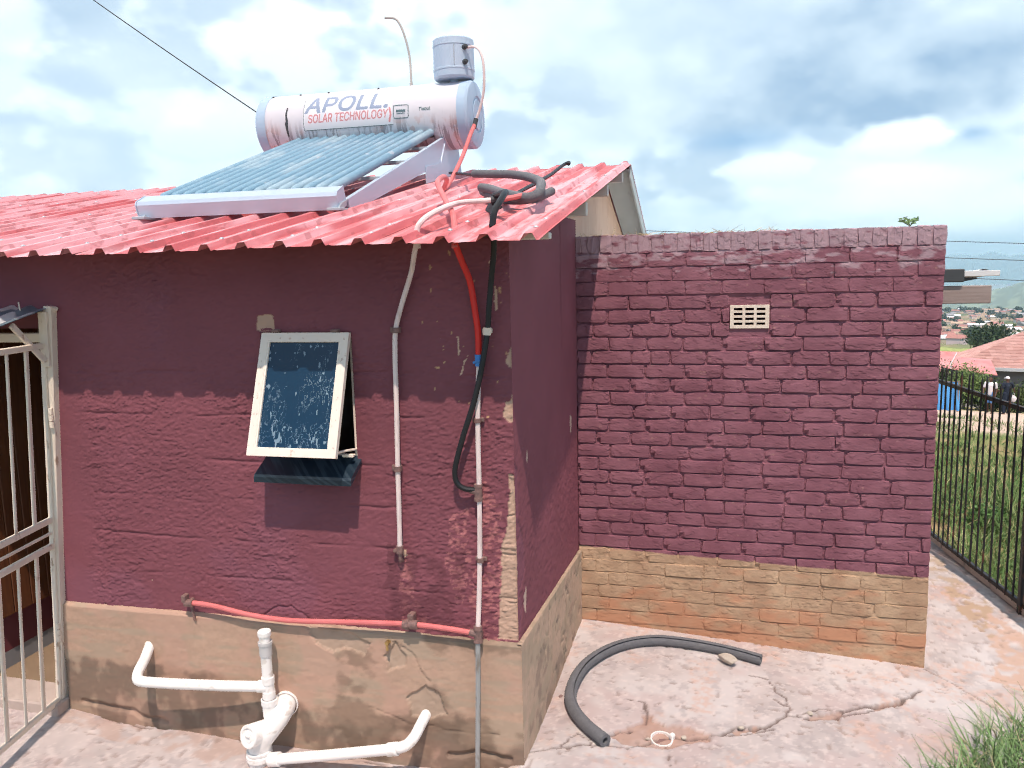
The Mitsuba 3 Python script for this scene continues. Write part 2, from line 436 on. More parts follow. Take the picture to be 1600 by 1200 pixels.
# the cracks and the broken-out hollow in the slab
CRACKS = [([(-0.02, 0.09), (.15, .17), (.25, .25), (.45, .30), (.62, .46), (.80, .52), (.90, .56), (1.00, .68), (1.12, .70), (1.24, .845), (1.34, .85), (1.47, .90), (1.56, 1.0), (1.655, 1.06), (1.83, 1.17), (2.0, 1.36)], 0.011, 0.016),
          ([(.86, .545), (.97, .59), (1.08, .64), (1.16, .70)], 0.007, 0.010), ([(1.28, .845), (1.40, .955), (1.52, .99), (1.60, 1.03)], 0.006, 0.009), ([(1.50, .91), (1.66, 1.01), (1.80, 1.12), (1.93, 1.27)], 0.007, 0.010), ([(.45, .50), (.40, .44), (.34, .36)], .008, .01),
          ([(.15, .17), (.2, .33), (.28, .30), (.30, .22)], 0.005, 0.006),
          ([(.40, .74), (.49, .75), (.53, .66), (.52, .56)], 0.008, 0.008),
          ([(.64, .40), (.66, .2), (.68, -.1)], 0.003, 0.005),
          ([(1.24, .85), (1.26, 1.02), (1.20, 1.1), (1.17, 1.22), (1.05, 1.24)], 0.006, 0.007),
          ([(1.17, 1.0), (1.24, .95)], 0.006, 0.007),
          ([(2.09, 1.64), (2.22, 1.52), (2.31, 1.38), (2.37, 1.33), (2.39, 1.24), (2.44, 1.19)], 0.006, 0.010),
          ([(-2.3, -.02), (-2.2, -.035), (-2.1, -.02), (-2.02, -.03), (-1.9, -.015)], 0.008, 0.012),
          ([(-1.1, -.06), (-.8, -.03), (-.5, -.05), (-.2, -.02)], 0.006, 0.010),
          ([(-.32, -.02), (-.2, .0), (-.08, -.03), (0.0, .05)], 0.010, 0.014)]
HOLLOW = [(.36, .40), (.44, .50), (.50, .58), (.53, .66), (.57, .60), (.62, .565), (.74, .60), (.83, .56), (.85, .50), (.74, .43), (.66, .37), (.52, .335), (.40, .33)]
HOLLOWS = [HOLLOW, [(.95, .60), (1.04, .70), (1.09, .695), (1.07, .64), (.98, .57)], [(1.30, .83), (1.42, .93), (1.56, .98), (1.50, .90), (1.38, .84)], [(1.62, 1.03), (1.78, 1.16), (1.90, 1.24), (1.84, 1.14), (1.70, 1.05)]]


def build_ground():
    xs = np.concatenate([np.arange(-3.6, 2.55, 0.011), np.arange(2.55, 3.34, 0.02)])
    ys = np.concatenate([np.arange(-4.9, -.9, 0.16), np.arange(-.9, 1.72, 0.011), np.arange(1.72, 5.0, 0.03)])
    info = {}

    def fn(X, Y):
        Z = gz(X, Y)
        yard = ssn(-1.3, -.7, Y)
        Z = Z + 0.010 * (nz(X * 3, Y * 3, 0, 2) - 0.5) + (0.004 * (nz(X * 22, Y * 22, 0, 4) - 0.5) + 0.0045 * (nz(X * 70, Y * 70, 0, 6, 2) - 0.5)) * yard
        crack = np.zeros(X.shape); hollow = np.zeros(X.shape)
        for pts, w, dep in CRACKS:
            d = near_line(pts, X, Y, 0.026, 15)
            wv = w * (0.5 + 1.2 * nz(X * 12, Y * 12, 3, 8, 2))
            c = ssn(wv, wv * 0.35, d)
            Z = Z - dep * c
            crack = np.maximum(crack, c)
        for k, h in enumerate(HOLLOWS):
            m = inside(h, X, Y, 0.035, 18, 40 + k)
            Z = Z - m * (0.008 + 0.016 * nz(X * 34, Y * 34, 1, 12))
            hollow = np.maximum(hollow, m)
        pit = ssn(0.70, 0.76, nz(X * 26, Y * 26, 5, 15, 3))
        Z = Z - 0.006 * pit * yard
        # loose bank towards the camera
        Z = Z + (1 - yard) * 0.05 * (nz(X * 2, Y * 2, 4, 30) - 0.5)
        info.update(crack=crack.reshape(-1), hollow=hollow.reshape(-1), pit=pit.reshape(-1))
        return np.stack([X, Y, Z], -1)

    m, X, Y = grid(xs, ys, fn, lambda u, v: ~(((u < -0.06) & (v > 0.03)) | ((u < 2.0) & (v > 1.70)) | (((u - 3.02) * .989 + (v - 2.9) * .147 > .065) & (v > 1.0))))
    n1, n2, n3 = nz(X * 2.4, Y * 2.4, 0, 50), nz(X * 9, Y * 9, 0, 51), nz(X * 45, Y * 45, 0, 52, 3)
    col = np.tile(np.array([0.43, 0.385, 0.375]), (len(X), 1)) * (0.84 + 0.32 * n2)[:, None]
    col = blend(col, (0.50, 0.47, 0.465), ssn(0.5, 0.66, n1) * 0.8)
    col = blend(col, (0.42, 0.33, 0.32), ssn(0.50, 0.66, nz(X * 4, Y * 4, 2, 57)) * 0.55)
    col = blend(col, (0.27, 0.24, 0.245), ssn(0.60, 0.70, nz(X * 17, Y * 17, 3, 58)) * 0.35)
    col = blend(col, (0.56, 0.50, 0.48), ssn(0.62, 0.70, n3) * 0.5)
    # orange soil washed along the foot of the brick wall and down the path
    foot = ssn(0.56, 0.72, nz(X * 5, Y * 5, 6, 61) + 0.9 * np.maximum(0, 0.20 - np.abs(Y - 1.62)) + 0.5 * np.maximum(0, .12 - np.abs(X)) * (Y > 0.05))
    foot = np.maximum(foot * ((X > -.1) & (Y > 0.0)), 0)
    col = blend(col, (0.48, 0.30, 0.23), foot * ssn(.3, .7, n3) * 0.5)
    for poly, c, a in (([(2.45, 1.65), (2.62, 2.2), (2.60, 2.9), (2.52, 3.3), (2.78, 3.3), (2.9, 2.5), (2.9, 1.9), (2.72, 1.5)], (0.46, 0.30, 0.22), .7),
                       ([(2.62, 2.3), (2.58, 3.2), (2.45, 4.2), (2.72, 4.2), (2.86, 2.9)], (0.36, 0.27, 0.19), .75),
                       ([(2.2, 1.0), (2.35, 1.4), (2.6, 1.5), (2.7, 1.1)], (0.47, 0.38, 0.34), .4)):
        col = blend(col, c, inside(poly, X, Y, 0.10, 5, 70) * ssn(0.36, 0.52, nz(X * 14, Y * 14, 3, 72)) * a)
    wall_foot = inside([(-2.5, -.02), (-2.5, -.14), (-1.4, -.22), (-.4, -.26), (0, -.12), (0, 0.05)], X, Y, 0.06, 8, 75) * ssn(0.42, 0.6, nz(X * 13, Y * 13, 4, 76))
    col = blend(col, (0.40, 0.28, 0.23), wall_foot * 0.55)
    dirt = np.maximum(info['hollow'] * (0.5 + 0.5 * ssn(.35, .6, n3)), info['crack'])
    col = blend(col, (0.36, 0.225, 0.175), info['hollow'] * (0.45 + .5 * n2))
    col = blend(col, (0.12, 0.085, 0.075), info['crack'] * 0.85)
    col = blend(col, (0.24, 0.18, 0.16), info['pit'] * 0.5)
    bank = ssn(-.75, -1.2, Y + 0.3 * (n1 - .5))
    col = blend(col, (0.13, 0.13, 0.055), bank * ssn(0.35, 0.5, n2))
    put('ground', m, 'slab', smooth=True, color=np.clip(col, 0.01, 0.9), kind='structure', label='cracked pale pink concrete yard with orange soil stains')


build_ground()

TR = np.array([0, 4.5, 7, 10, 20, 30, 41, 55, 80, 100, 150, 200, 300, 400, 600, 1000, 1500, 1900, 2600, 3200, 16000.])
TZ = np.array([-.9, -.46, -.52, -.85, -1.75, -3.0, -4.70, -6.6, -9.4, -11, -15.3, -19.2, -28.2, -37, -50.5, -70, -84.5, -104, -150, -185, -260.])
tz_of = PchipInterpolator(TR, TZ)


def terrain_z(x, y):
    r = np.hypot(x - CAM[0], y - CAM[1])
    return tz_of(np.clip(r, 0, 15999)) + np.clip(r / 60, 0.02, 4) * 0.5 * (nz(x / (6 + 0 * x), y / 6, 0, 81, 3) - 0.5) * np.clip(r / 30, 0.1, 1)


def build_terrain():
    rs = np.concatenate([[0.0], np.geomspace(4.2, 3400, 190)])
    # fine sectors where the camera looks past the wall
    az = np.radians(np.concatenate([np.arange(-180, -50, 4.0), np.arange(-50, 5, 1.0), np.arange(5, 30, 0.2), np.arange(30, 181, 4.0)]))

    def fn(R, A):
        x, y = CAM[0] + R * np.sin(A), CAM[1] + R * np.cos(A)
        return np.stack([x, y, terrain_z(x, y)], -1)

    m, R, A = grid(rs, az, fn)
    x, y = m.vertices[:, 0], m.vertices[:, 1]
    n1, n2, n3 = nz(x / 2.5, y / 2.5, 0, 90), nz(x / 0.5, y / 0.5, 0, 91, 3), nz(x / 90, y / 60, 0, 92)
    col = np.tile(np.array([0.115, 0.135, 0.05]), (len(x), 1))
    col = blend(col, (0.24, 0.19, 0.10), ssn(0.45, 0.65, n1))
    col = blend(col, (0.30, 0.20, 0.12), ssn(0.55, 0.7, n2) * 0.6)
    rr = R + 7 * (n1 - 0.5) + 3 * (n2 - .5)
    track = ssn(20.5, 25, rr) * ssn(46, 43, rr)
    col = blend(col, (0.37, 0.285, 0.235), track * (0.85 + .15 * n2))
    mid = ssn(60, 75, R)
    col = blend(col, (0.13, 0.16, 0.06), mid)
    col = blend(col, (0.24, 0.16, 0.10), ssn(82, 86, R + 14 * (n1 - .5)) * ssn(170, 160, R + 20 * (n3 - .5)))
    col = blend(col, (0.21, 0.23, 0.085), ssn(185, 195, R) * ssn(390, 370, R))
    town = ssn(380, 420, R)
    tn = nz(x / 45, y / 70, 0, 95)
    col = blend(col, (0.115, 0.125, 0.065), town)
    col = blend(col, (0.26, 0.17, 0.12), town * ssn(0.46, 0.62, tn) * 0.9)
    col = blend(col, (0.05, 0.075, 0.035), town * ssn(0.58, 0.68, nz(x / 30, y / 60, 5, 97)) * 0.9)
    put('terrain', m, 'earth', smooth=True, color=np.clip(col, 0.01, 0.8), kind='structure', label='grassy hillside falling away to a sandy track and a valley')


build_terrain()


def ridge(name, label, r0, r1, crest, seed, col, amp):
    az = np.radians(np.arange(-60, 75, 0.25))
    ts = np.linspace(0, 1, 26)

    def fn(A, S):
        prof = np.sin(np.pi * np.clip(S, 0, 1) * 0.62) / np.sin(np.pi * .62 * .8)
        R = r0 + (r1 - r0) * S
        h = crest(np.degrees(A)) + amp * (nz(np.degrees(A) * .55, 0, 3.0, seed, 5) - .5) * 2
        base = -270.0
        z = base + (h - base) * np.minimum(prof, 1.02) * (0.92 + 0.16 * nz(np.degrees(A) * .9, S * 5, 1.0, seed + 3, 5))
        return np.stack([CAM[0] + R * np.sin(A), CAM[1] + R * np.cos(A), z], -1)

    m, A, S = grid(az, ts, fn)
    n = nz(np.degrees(A) * 1.3, S * 9, 0, seed + 8)
    c = blend(np.tile(np.array(col), (len(A), 1)), np.array(col) * 1.7, ssn(.45, .62, n))
    put(name, m, 'earth', smooth=True, color=c, kind='structure', label=label)


ridge('far_hills', 'grey blue hill rising at the right behind the town', 3300, 5200, lambda a: -190 + 105 * ssn(15.5, 20.5, a) + 60 * ssn(24, 40, a), 101, (0.10, 0.11, 0.06), 14)
ridge('mountain_range', 'hazy blue mountains on the horizon', 9000, 14500, lambda a: 25 + 0 * a, 111, (0.03, 0.05, 0.06), 80)

# ------------------------------------------------------------------ the plastered house
EAVE_Y, EAVE_Z, SLOPE, VERGE = -0.35, 2.375, 0.194, 0.20
RIDGE_Y = 3.03
RIDGE_Z = EAVE_Z + SLOPE * (RIDGE_Y - EAVE_Y)
DY, WX = 1.649, 2.093        # the brick wall's plane and its right end


def roof_z(y):
    return np.where(np.asarray(y) < RIDGE_Y, EAVE_Z + SLOPE * (np.asarray(y) - EAVE_Y), RIDGE_Z - 0.33 * (np.asarray(y) - RIDGE_Y))


house = thing('house', 'maroon plastered house with red corrugated roof and ochre plinth', 'house')


def door_edge(z):
    return -2.535 + 0.085 * z


WIN = (-1.205, -0.745, 1.405, 2.005)


def build_front_wall():
    xs = np.arange(-3.4, 0.0001, 0.0058)
    xs = np.append(xs[xs < -0.002], 0.0)
    zs = np.append(np.arange(0.575, 2.40, 0.0046), 2.40)
    keepinfo = {}

    def fn(X, Z):
        band = np.maximum(ssn(-2.20, -2.34, X + .05 * (nz(Z * 4, 0, 0, 7) - .5)), 0)             # smooth band beside the door
        amp = (1 - 0.85 * band) * (0.55 + 0.75 * ssn(.3, .7, nz(X * 2.2, Z * 2.2, 0, 12)))
        h = 0.0036 * (nz(X * 34, Z * 66, 0, 1, 3) - 0.5) + 0.0064 * (nz(X * 72, Z * 125, 0, 2, 2) - 0.5)
        rag = nz(X * 16, Z * 30, 2, 14, 4)
        h += 0.0028 * ssn(0.56, 0.63, rag) * ssn(.45, .6, nz(X * 2.5, Z * 3.0, 5, 15))          # torn ridges of plaster
        h = h * amp + 0.010 * (nz(X * 1.6, Z * 1.6, 0, 3) - 0.5)
        for k, zj in enumerate((0.79, 0.985, 1.19, 1.385, 1.605, 1.81)):                        # block joints telegraphing through
            zz = zj + 0.014 * (nz(X * 3, k, 0, 17 + k) - .5) * 2
            g = ssn(0.011, 0.002, np.abs(Z - zz + .006 * (nz(X * 22, k, 4, 25, 3) - .5))) * ssn(0.42, 0.66, nz(X * 4.2, k * 3.3, 1, 21, 4)) * (1 - band)
            h -= 0.0055 * g
            h -= 0.004 * ssn(0.012, 0.0, np.abs(Z - zz - 0.014)) * g * -1
        h += 0.010 * ssn(.0, .02, .03 + X) * 0
        c1 = near_line([(-1.30, .60), (-1.22, .655), (-1.14, .665), (-1.07, .63), (-1.03, .595)], X, Z, 0.008)
        h -= 0.006 * ssn(.007, .002, c1)
        peel = np.zeros(X.shape)
        for k, (poly, j) in enumerate(PEELS):
            peel = np.maximum(peel, inside(poly, X, Z, j, 30, 30 + 3 * k))
        h -= 0.0045 * peel
        for zj in (0.775, 1.0, 1.185):                                                          # joints of the bared blocks
            h -= 0.006 * peel * ssn(0.006, 0.002, np.abs(Z - zj - .004 * np.sin(X * 60)))
        keepinfo['peel'] = peel.reshape(-1)
        h *= np.where(X > -0.004, 0.3, 1.0)
        return np.stack([X, -h, Z], -1)

    def keep(u, v):
        win = (u > WIN[0]) & (u < WIN[1]) & (v > WIN[2]) & (v < WIN[3])
        door = (u < door_edge(v)) & (u > -3.15) & (v < 2.03)
        return ~(win | door)

    m, X, Z = grid(xs, zs, fn, keep)
    peel = keepinfo['peel']
    v, f = nz(X * 3, Z * 3, 0, 61), nz(X * 60, Z * 90, 0, 62, 3)
    col = np.tile(np.array(PURPLE), (len(X), 1)) * (0.80 + 0.30 * v + 0.10 * f)[:, None]
    col = blend(col, (0.20, 0.078, 0.112), ssn(.5, .65, nz(X * 1.7, Z * 1.7, 3, 63)) * 0.45)
    # paint scoured to salmon on the high grains where water has run down
    run = np.zeros(len(X))
    for poly in ([(-.17, 1.33), (-.08, 1.25), (-.03, 1.0), (-.05, .6), (-.20, .6), (-.22, .8), (-.16, 1.0)], [(-.58, 1.0), (-.51, .98), (-.47, .75), (-.45, .6), (-.56, .6), (-.56, .8)], [(-.30, 1.2), (-.24, 1.2), (-.2, .9), (-.27, .7), (-.33, .9)]):
        run = np.maximum(run, inside(poly, X, Z, 0.06, 9, 66))
    grain = ssn(.50, .60, nz(X * 55, Z * 85, 0, 67, 3) + 0.10 * (nz(X * 9, Z * 6, 0, 68) - .5))
    col = blend(col, (0.42, 0.165, 0.165), run * grain * 0.7)
    wet = inside([(-.62, 1.02), (-.5, 1.0), (-.36, .62), (-.66, .60)], X, Z, 0.05, 10, 69) + inside([(-.50, .95), (-.26, 1.0), (-.22, .6), (-.5, .6)], X, Z, .07, 8, 70)
    col = blend(col, np.array(PURPLE) * 0.62, np.clip(wet, 0, 1) * ssn(.38, .6, nz(X * 11, Z * 7, 0, 71)) * 0.7)
    col = blend(col, (0.46, 0.31, 0.235), peel)
    for poly in WHITE_SCRAPS:
        col = blend(col, (0.52, 0.37, 0.28), inside(poly, X, Z, 0.006, 60, 73))
    spat = ssn(.82, .83, nz(X * 45, Z * 32, 0, 75, 3)) * inside([(-.5, 2.35), (-.02, 2.37), (-.02, 1.6), (-.4, 1.7)], X, Z, .1, 5, 76)
    col = blend(col, (0.45, 0.28, 0.16), spat)
    put('front_wall', m, 'paint_wall', house, smooth=True, color=np.clip(col, .005, .9), label='rough maroon plaster front wall with peeled paint at the corner')


PEELS = [([(-.026, 1.375), (-.004, 1.37), (0.01, 1.2), (0.01, .597), (-.098, .595), (-.082, .775), (-.07, .958), (-.074, 1.02), (-.040, 1.13), (-.028, 1.257)], 0.010),
         ([(-.004, 1.94), (.01, 1.93), (.01, 1.84), (-.012, 1.845), (-.030, 1.868)], 0.005),
         ([(.01, 1.76), (.01, 1.61), (-.02, 1.60), (-.046, 1.635), (-.036, 1.69), (-.010, 1.70)], 0.006),
         ([(-1.225, 2.012), (-1.130, 2.012), (-1.130, 2.075), (-1.15, 2.09), (-1.215, 2.08)], 0.006)]
WHITE_SCRAPS = [[(-.245, 1.98), (-.238, 1.98), (-.235, 1.90), (-.240, 1.90)], [(-.215, 1.87), (-.20, 1.90), (-.225, 1.82), (-.235, 1.81)], [(-.07, 2.16), (-.06, 2.22), (-.055, 2.13), (-.06, 2.08), (-.068, 2.10)],
                [(-.09, 2.30), (-.06, 2.33), (-.055, 2.31), (-.085, 2.285)], [(-.545, .985), (-.53, .99), (-.52, .965), (-.54, .955)], [(-1.93, .74), (-1.92, .745), (-1.915, .735)]]
build_front_wall()


def build_side_wall():
    ys = np.append(np.arange(0, DY - 0.001, 0.0085), DY + .02)
    zs = np.arange(0.40, 2.556, 0.0075)
    info = {}

    def fn(Y, Z):
        smooth = np.maximum(ssn(1.15, 1.45, Z + .1 * nz(Y * 3, 0, 0, 4)), 0)
        h = (0.006 * (nz(Y * 30, Z * 50, 0, 101, 3) - .5) + 0.003 * (nz(Y * 80, Z * 120, 0, 102, 2) - .5)) * (1 - 0.45 * smooth) + 0.008 * (nz(Y * 2, Z * 2, 0, 103) - .5)
        flake = inside([(-.02, 1.45), (.06, 1.38), (.05, 1.15), (.13, 1.05), (.17, .90), (.09, .82), (.10, .70), (.05, .60), (-.02, .58)], Y, Z, .02, 14, 105)
        h -= 0.004 * flake
        cr = near_line([(1.16, 2.55), (1.165, 2.3), (1.15, 2.12), (1.155, 2.0)], Y, Z, .006)
        h -= 0.005 * ssn(.006, .002, cr)
        h += 0.004 * ssn(1.155, 1.165, Y) * ssn(1.2, 1.9, Z)
        info['flake'] = flake.reshape(-1); info['cr'] = ssn(.006, .002, cr).reshape(-1)
        h *= np.where(Y < .004, .3, 1)
        return np.stack([h, Y, Z], -1)

    m, Y, Z = grid(ys, zs, fn, lambda u, v: v < roof_z(u) - 0.035)
    col = np.tile(np.array(PURPLE), (len(Y), 1)) * (0.84 + 0.30 * nz(Y * 3, Z * 3, 0, 106))[:, None]
    col = blend(col, (0.20, 0.075, 0.105), info['flake'] * 0.6)
    for poly in ([(.24, 1.43), (.26, 1.40), (.25, 1.36), (.23, 1.38)], [(1.40, 1.38), (1.45, 1.36), (1.44, 1.27), (1.40, 1.28)], [(.12, .76), (.18, .79), (.17, .66), (.13, .68)]):
        col = blend(col, (0.46, 0.33, 0.28), inside(poly, Y, Z, .012, 30, 107))
    edge = inside([(-.01, 1.38), (.015, 1.36), (.012, 1.1), (.02, .9), (.012, .62), (-.01, .6)], Y, Z, .008, 30, 109)
    col = blend(col, (0.46, 0.31, 0.235), edge)
    put('side_wall', m, 'paint_wall', house, smooth=True, color=np.clip(col, .005, .9))


build_side_wall()


def plinth_z_side(y):
    return 0.585 - 0.091 * np.asarray(y)


def build_plinth():
    xs = np.append(np.arange(-2.49, 0.012, 0.0072), 0.018)
    zs = np.append(np.arange(-0.14, 0.578, 0.0068), [0.582, 0.590])
    info = {}

    def fn(X, Z):
        h = 0.0035 * (nz(X * 22, Z * 50, 0, 121, 3) - .5) + 0.008 * (nz(X * 2.5, Z * 2.5, 0, 122) - .5) + .0018 * (nz(X * 90, Z * 120, 0, 123, 2) - .5)
        spall = np.zeros(X.shape)
        for k, poly in enumerate(([(-1.06, .575), (-.86, .575), (-.72, .52), (-.76, .46), (-.86, .49), (-.92, .455), (-1.0, .49)], [(-.55, .27), (-.45, .34), (-.38, .30), (-.35, .20), (-.42, .17), (-.52, .18)],
                                  [(-.66, .46), (-.60, .54), (-.54, .47), (-.55, .42), (-.63, .40)])):
            spall = np.maximum(spall, inside(poly, X, Z, .02, 16, 125 + k))
        h -= spall * (0.007 + 0.006 * nz(X * 50, Z * 50, 0, 128, 3))
        for pts, w, dep in (([(-.60, .54), (-.52, .50), (-.47, .41), (-.43, .35)], .004, .005), ([(-.75, .20), (-.55, .14), (-.3, .12), (-.1, .13)], .003, .004), ([(-2.4, .03), (-2.1, .02), (-2.05, -.01), (-1.9, -.02)], .012, .016), ([(-.34, .0), (-.2, .03), (-.05, .02)], .012, .016)):
            h -= dep * ssn(w * 1.6, w * .5, near_line(pts, X, Z, .012))
        back = ssn(.576, .588, Z) * .022
        info['spall'] = spall.reshape(-1)
        h *= np.where(X > .010, .3, 1.)
        return np.stack([X, -0.020 - h + back, Z + 0.006 * (nz(X * 6, 0, 0, 129) - .5) * ssn(.5, .58, Z)], -1)

    m, X, Z = grid(xs, zs, fn, lambda u, v: u > door_edge(v) - 0.0)
    v, f, s = nz(X * 3.2, Z * 3.2, 0, 131), nz(X * 60, Z * 70, 0, 132, 3), nz(X * 4, Z * 26, 0, 133, 4)
    col = np.tile(np.array([0.40, 0.275, 0.205]), (len(X), 1)) * (0.80 + .25 * v + .2 * f)[:, None]
    col = blend(col, (0.36, 0.285, 0.215), ssn(.45, .62, s) * .7)
    col = blend(col, (0.46, 0.29, 0.225), ssn(.5, .64, nz(X * 5, Z * 5, 3, 134)) * .6)
    # mould and splashed dirt with a ragged upper edge
    ztop = np.interp(X, [-2.5, -2.1, -1.75, -1.3, -1.05, -.8, -.6, -.4, -.2, 0.0], [.28, .30, .30, .26, .12, .08, .24, .30, .10, .12])
    mould = ssn(-.03, .05, ztop - Z + 0.20 * (nz(X * 7, Z * 9, 0, 135, 5) - .5))
    mould *= .35 + .65 * ssn(.38, .58, nz(X * 12, Z * 9, 2, 136, 4))
    col = blend(col, (0.125, 0.092, 0.072), np.clip(mould, 0, 1) * .70)
    blot = ssn(.55, .66, nz(X * 5, Z * 7, 8, 137, 5)) * ssn(-1.3, -1.0, X)
    col = blend(col, (0.15, 0.105, 0.075), blot * .55)
    col = blend(col, (0.40, 0.30, 0.23), info['spall'] * (.6 + .4 * f))
    put('front_plinth', m, 'paint_wall', house, smooth=True, color=np.clip(col, .01, .9), label='ochre plinth stained dark with mould near the ground')
    # the plinth round the corner
    ys = np.append(np.arange(-.020, DY, 0.009), DY + .02)
    ts = np.linspace(0, 1, 76)

    def fs(Y, S):
        top = plinth_z_side(Y)
        Z = -.16 + (top + .16) * np.minimum(S / .985, 1.0)
        h = 0.006 * (nz(Y * 12, Z * 12, 0, 141, 4) - .5) + .003 * (nz(Y * 60, Z * 60, 0, 142, 2) - .5)
        crk = nz(Y * 7, Z * 7, 4, 143, 4)
        h -= .008 * ssn(.025, .006, np.abs(crk - .5)) * ssn(.25, .5, Y)
        h *= np.where(Y < -.012, .3, 1.)
        return np.stack([0.018 + h - .02 * ssn(.985, 1., S), Y, Z], -1)

    m, Y, S = grid(ys, ts, fs)
    Z = m.vertices[:, 2]
    v, f = nz(Y * 4, Z * 4, 0, 145), nz(Y * 40, Z * 50, 0, 146, 3)
    col = np.tile(np.array([0.38, 0.275, 0.205]), (len(Y), 1)) * (0.78 + .25 * v + .25 * f)[:, None]
    col = blend(col, (0.33, 0.26, 0.19), ssn(.45, .6, nz(Y * 8, Z * 14, 2, 147)) * .7)
    col = blend(col, (0.17, 0.13, 0.105), ssn(.54, .70, nz(Y * 9, Z * 12, 5, 148, 5) + .25 * (.18 - Z)) * .5)
    put('side_plinth', m, 'paint_wall', house, smooth=True, color=np.clip(col, .01, .9))


build_plinth()

# plain far parts of the shell, the rooms behind the openings and the gable
bs('maroon_plain', PURPLE, 0.75, 0.25)
shell = [box(-9.0, -3.395, 0.0, 0.22, -.3, 2.40), box(-9.0, -8.8, .22, 5.6, -.3, 2.45), box(-9.0, 0.0, 5.4, 5.6, -.3, 2.28), box(-.22, -.006, DY + .03, 5.4, -.3, 2.36)]
put('back_walls', cat(*shell), 'maroon_plain', house)
x0, x1, z0, z1 = WIN
rev = [box(x0 - .02, x0 + .004, 0.004, .14, z0, z1), box(x1 - .004, x1 + .02, .004, .14, z0, z1), box(x0, x1, .004, .14, z1 - .003, z1 + .02), box(x0, x1, .004, .14, z0 - .02, z0 + .003)]
put('window_reveal', cat(*rev), 'maroon_plain', house)
room = [box(x0 - .5, x1 + .35, .9, .92, .9, 2.3), box(x0 - .5, x0 - .48, .15, .9, .9, 2.3), box(x1 + .33, x1 + .35, .15, .9, .9, 2.3), box(x0 - .5, x1 + .35, .15, .9, .9, .92), box(x0 - .5, x1 + .35, .15, .9, 2.28, 2.3)]
put('dark_room', cat(*room), 'bare_plaster', house)
put('passage_wall', cat(box(-3.25, -3.15, 0.0, 2.6, 0.0, 2.3), box(-2.50, -2.40, .16, 2.6, 0, 2.3), box(-3.2, -2.4, 2.6, 2.7, 0, 2.3)), 'inner_wall', house)
put('passage_wall', box(-3.25, -2.4, .04, 2.7, 2.28, 2.33), 'inner_wall', house)
put('passage_floor', box(-3.25, -2.4, .10, 2.7, -.1, .02), 'inner_floor', house)
bs('step_concrete', mikit.proc(lambda p, n, uv: mix((0.50, 0.42, 0.38), (0.36, 0.29, 0.25), fbm(p.x * 14, p.y * 14, p.z * 14, 4))), .9, .1)
put('doorstep', box(-3.2, -2.50, -.10, .11, -.12, .045, .008), 'step_concrete', house)
for k in range(6):      # the plank door stands open against the passage wall
    put('door_plank', box(-3.146, -3.112, .16 + k * .125, .16 + k * .125 + .121, .34, 2.0, .004), 'door_wood', house)

for y0, y1 in ((1.0, 1.40), (1.405, 2.0), (2.005, 2.62), (2.625, 3.3), (3.305, 4.0), (4.005, 5.0)):
    pts = [(y0, 2.40), (y1, 2.40), (y1, float(roof_z(y1)) - .05)] + ([(RIDGE_Y, RIDGE_Z - .05)] if y0 < RIDGE_Y < y1 else []) + [(y0, float(roof_z(y0)) - .05)]
    g = trimesh.creation.extrude_polygon(sg.Polygon(pts), .016, engine='earcut')
    V = g.vertices.copy(); g.vertices = np.stack([V[:, 2] - .026, V[:, 0], V[:, 1]], 1); g.fix_normals()
    put('gable_board', g, 'gable_cream', house)
for y in (0.0, 1.0, 1.88, 2.72):
    z = float(roof_z(y)) - .006
    put('purlin', box(-.30 if y > .5 else -.004, VERGE - .02, y - .028, y + .028, z - (.095 if y > .5 else .050), z - .022, .004), 'purlin_paint', house)
put('eave_beam', box(-9, -.02, .03, .10, 2.36, 2.42, .004), 'old_wood', house)
a, b = (RIDGE_Y + .02, RIDGE_Z - .03), (5.15, float(roof_z(5.15)) - .03)
s = trimesh.creation.extrude_polygon(sg.Polygon([a, b, (b[0], b[1] - .02), (a[0], a[1] - .02)]), .195, engine='earcut')
V = s.vertices.copy(); s.vertices = np.stack([V[:, 2] + .0, V[:, 0], V[:, 1]], 1); s.fix_normals()
put('soffit', s, 'soffit_grey', house, label='grey board under the rear roof edge')
put('bargeboard', bar((VERGE - .004, a[0], a[1] - .02), (VERGE - .004, b[0], b[1] - .02), .016, .10, c=.003), 'soffit_grey', house)

# ------------------------------------------------------------------ corrugated roof, sheet by sheet
PITCH, RIBS = 0.1735, 4


def rib_profile():
    p = []
    for k in range(RIBS):
        o = k * PITCH
        p += [(o, 0.0), (o + .014, .003), (o + .028, 0), (o + .068, 0.0005), (o + .110, .0), (o + .126, .026), (o + .157, .027)]
    p += [(RIBS * PITCH, 0.0), (RIBS * PITCH + .012, 0.002)]
    return np.array(p)


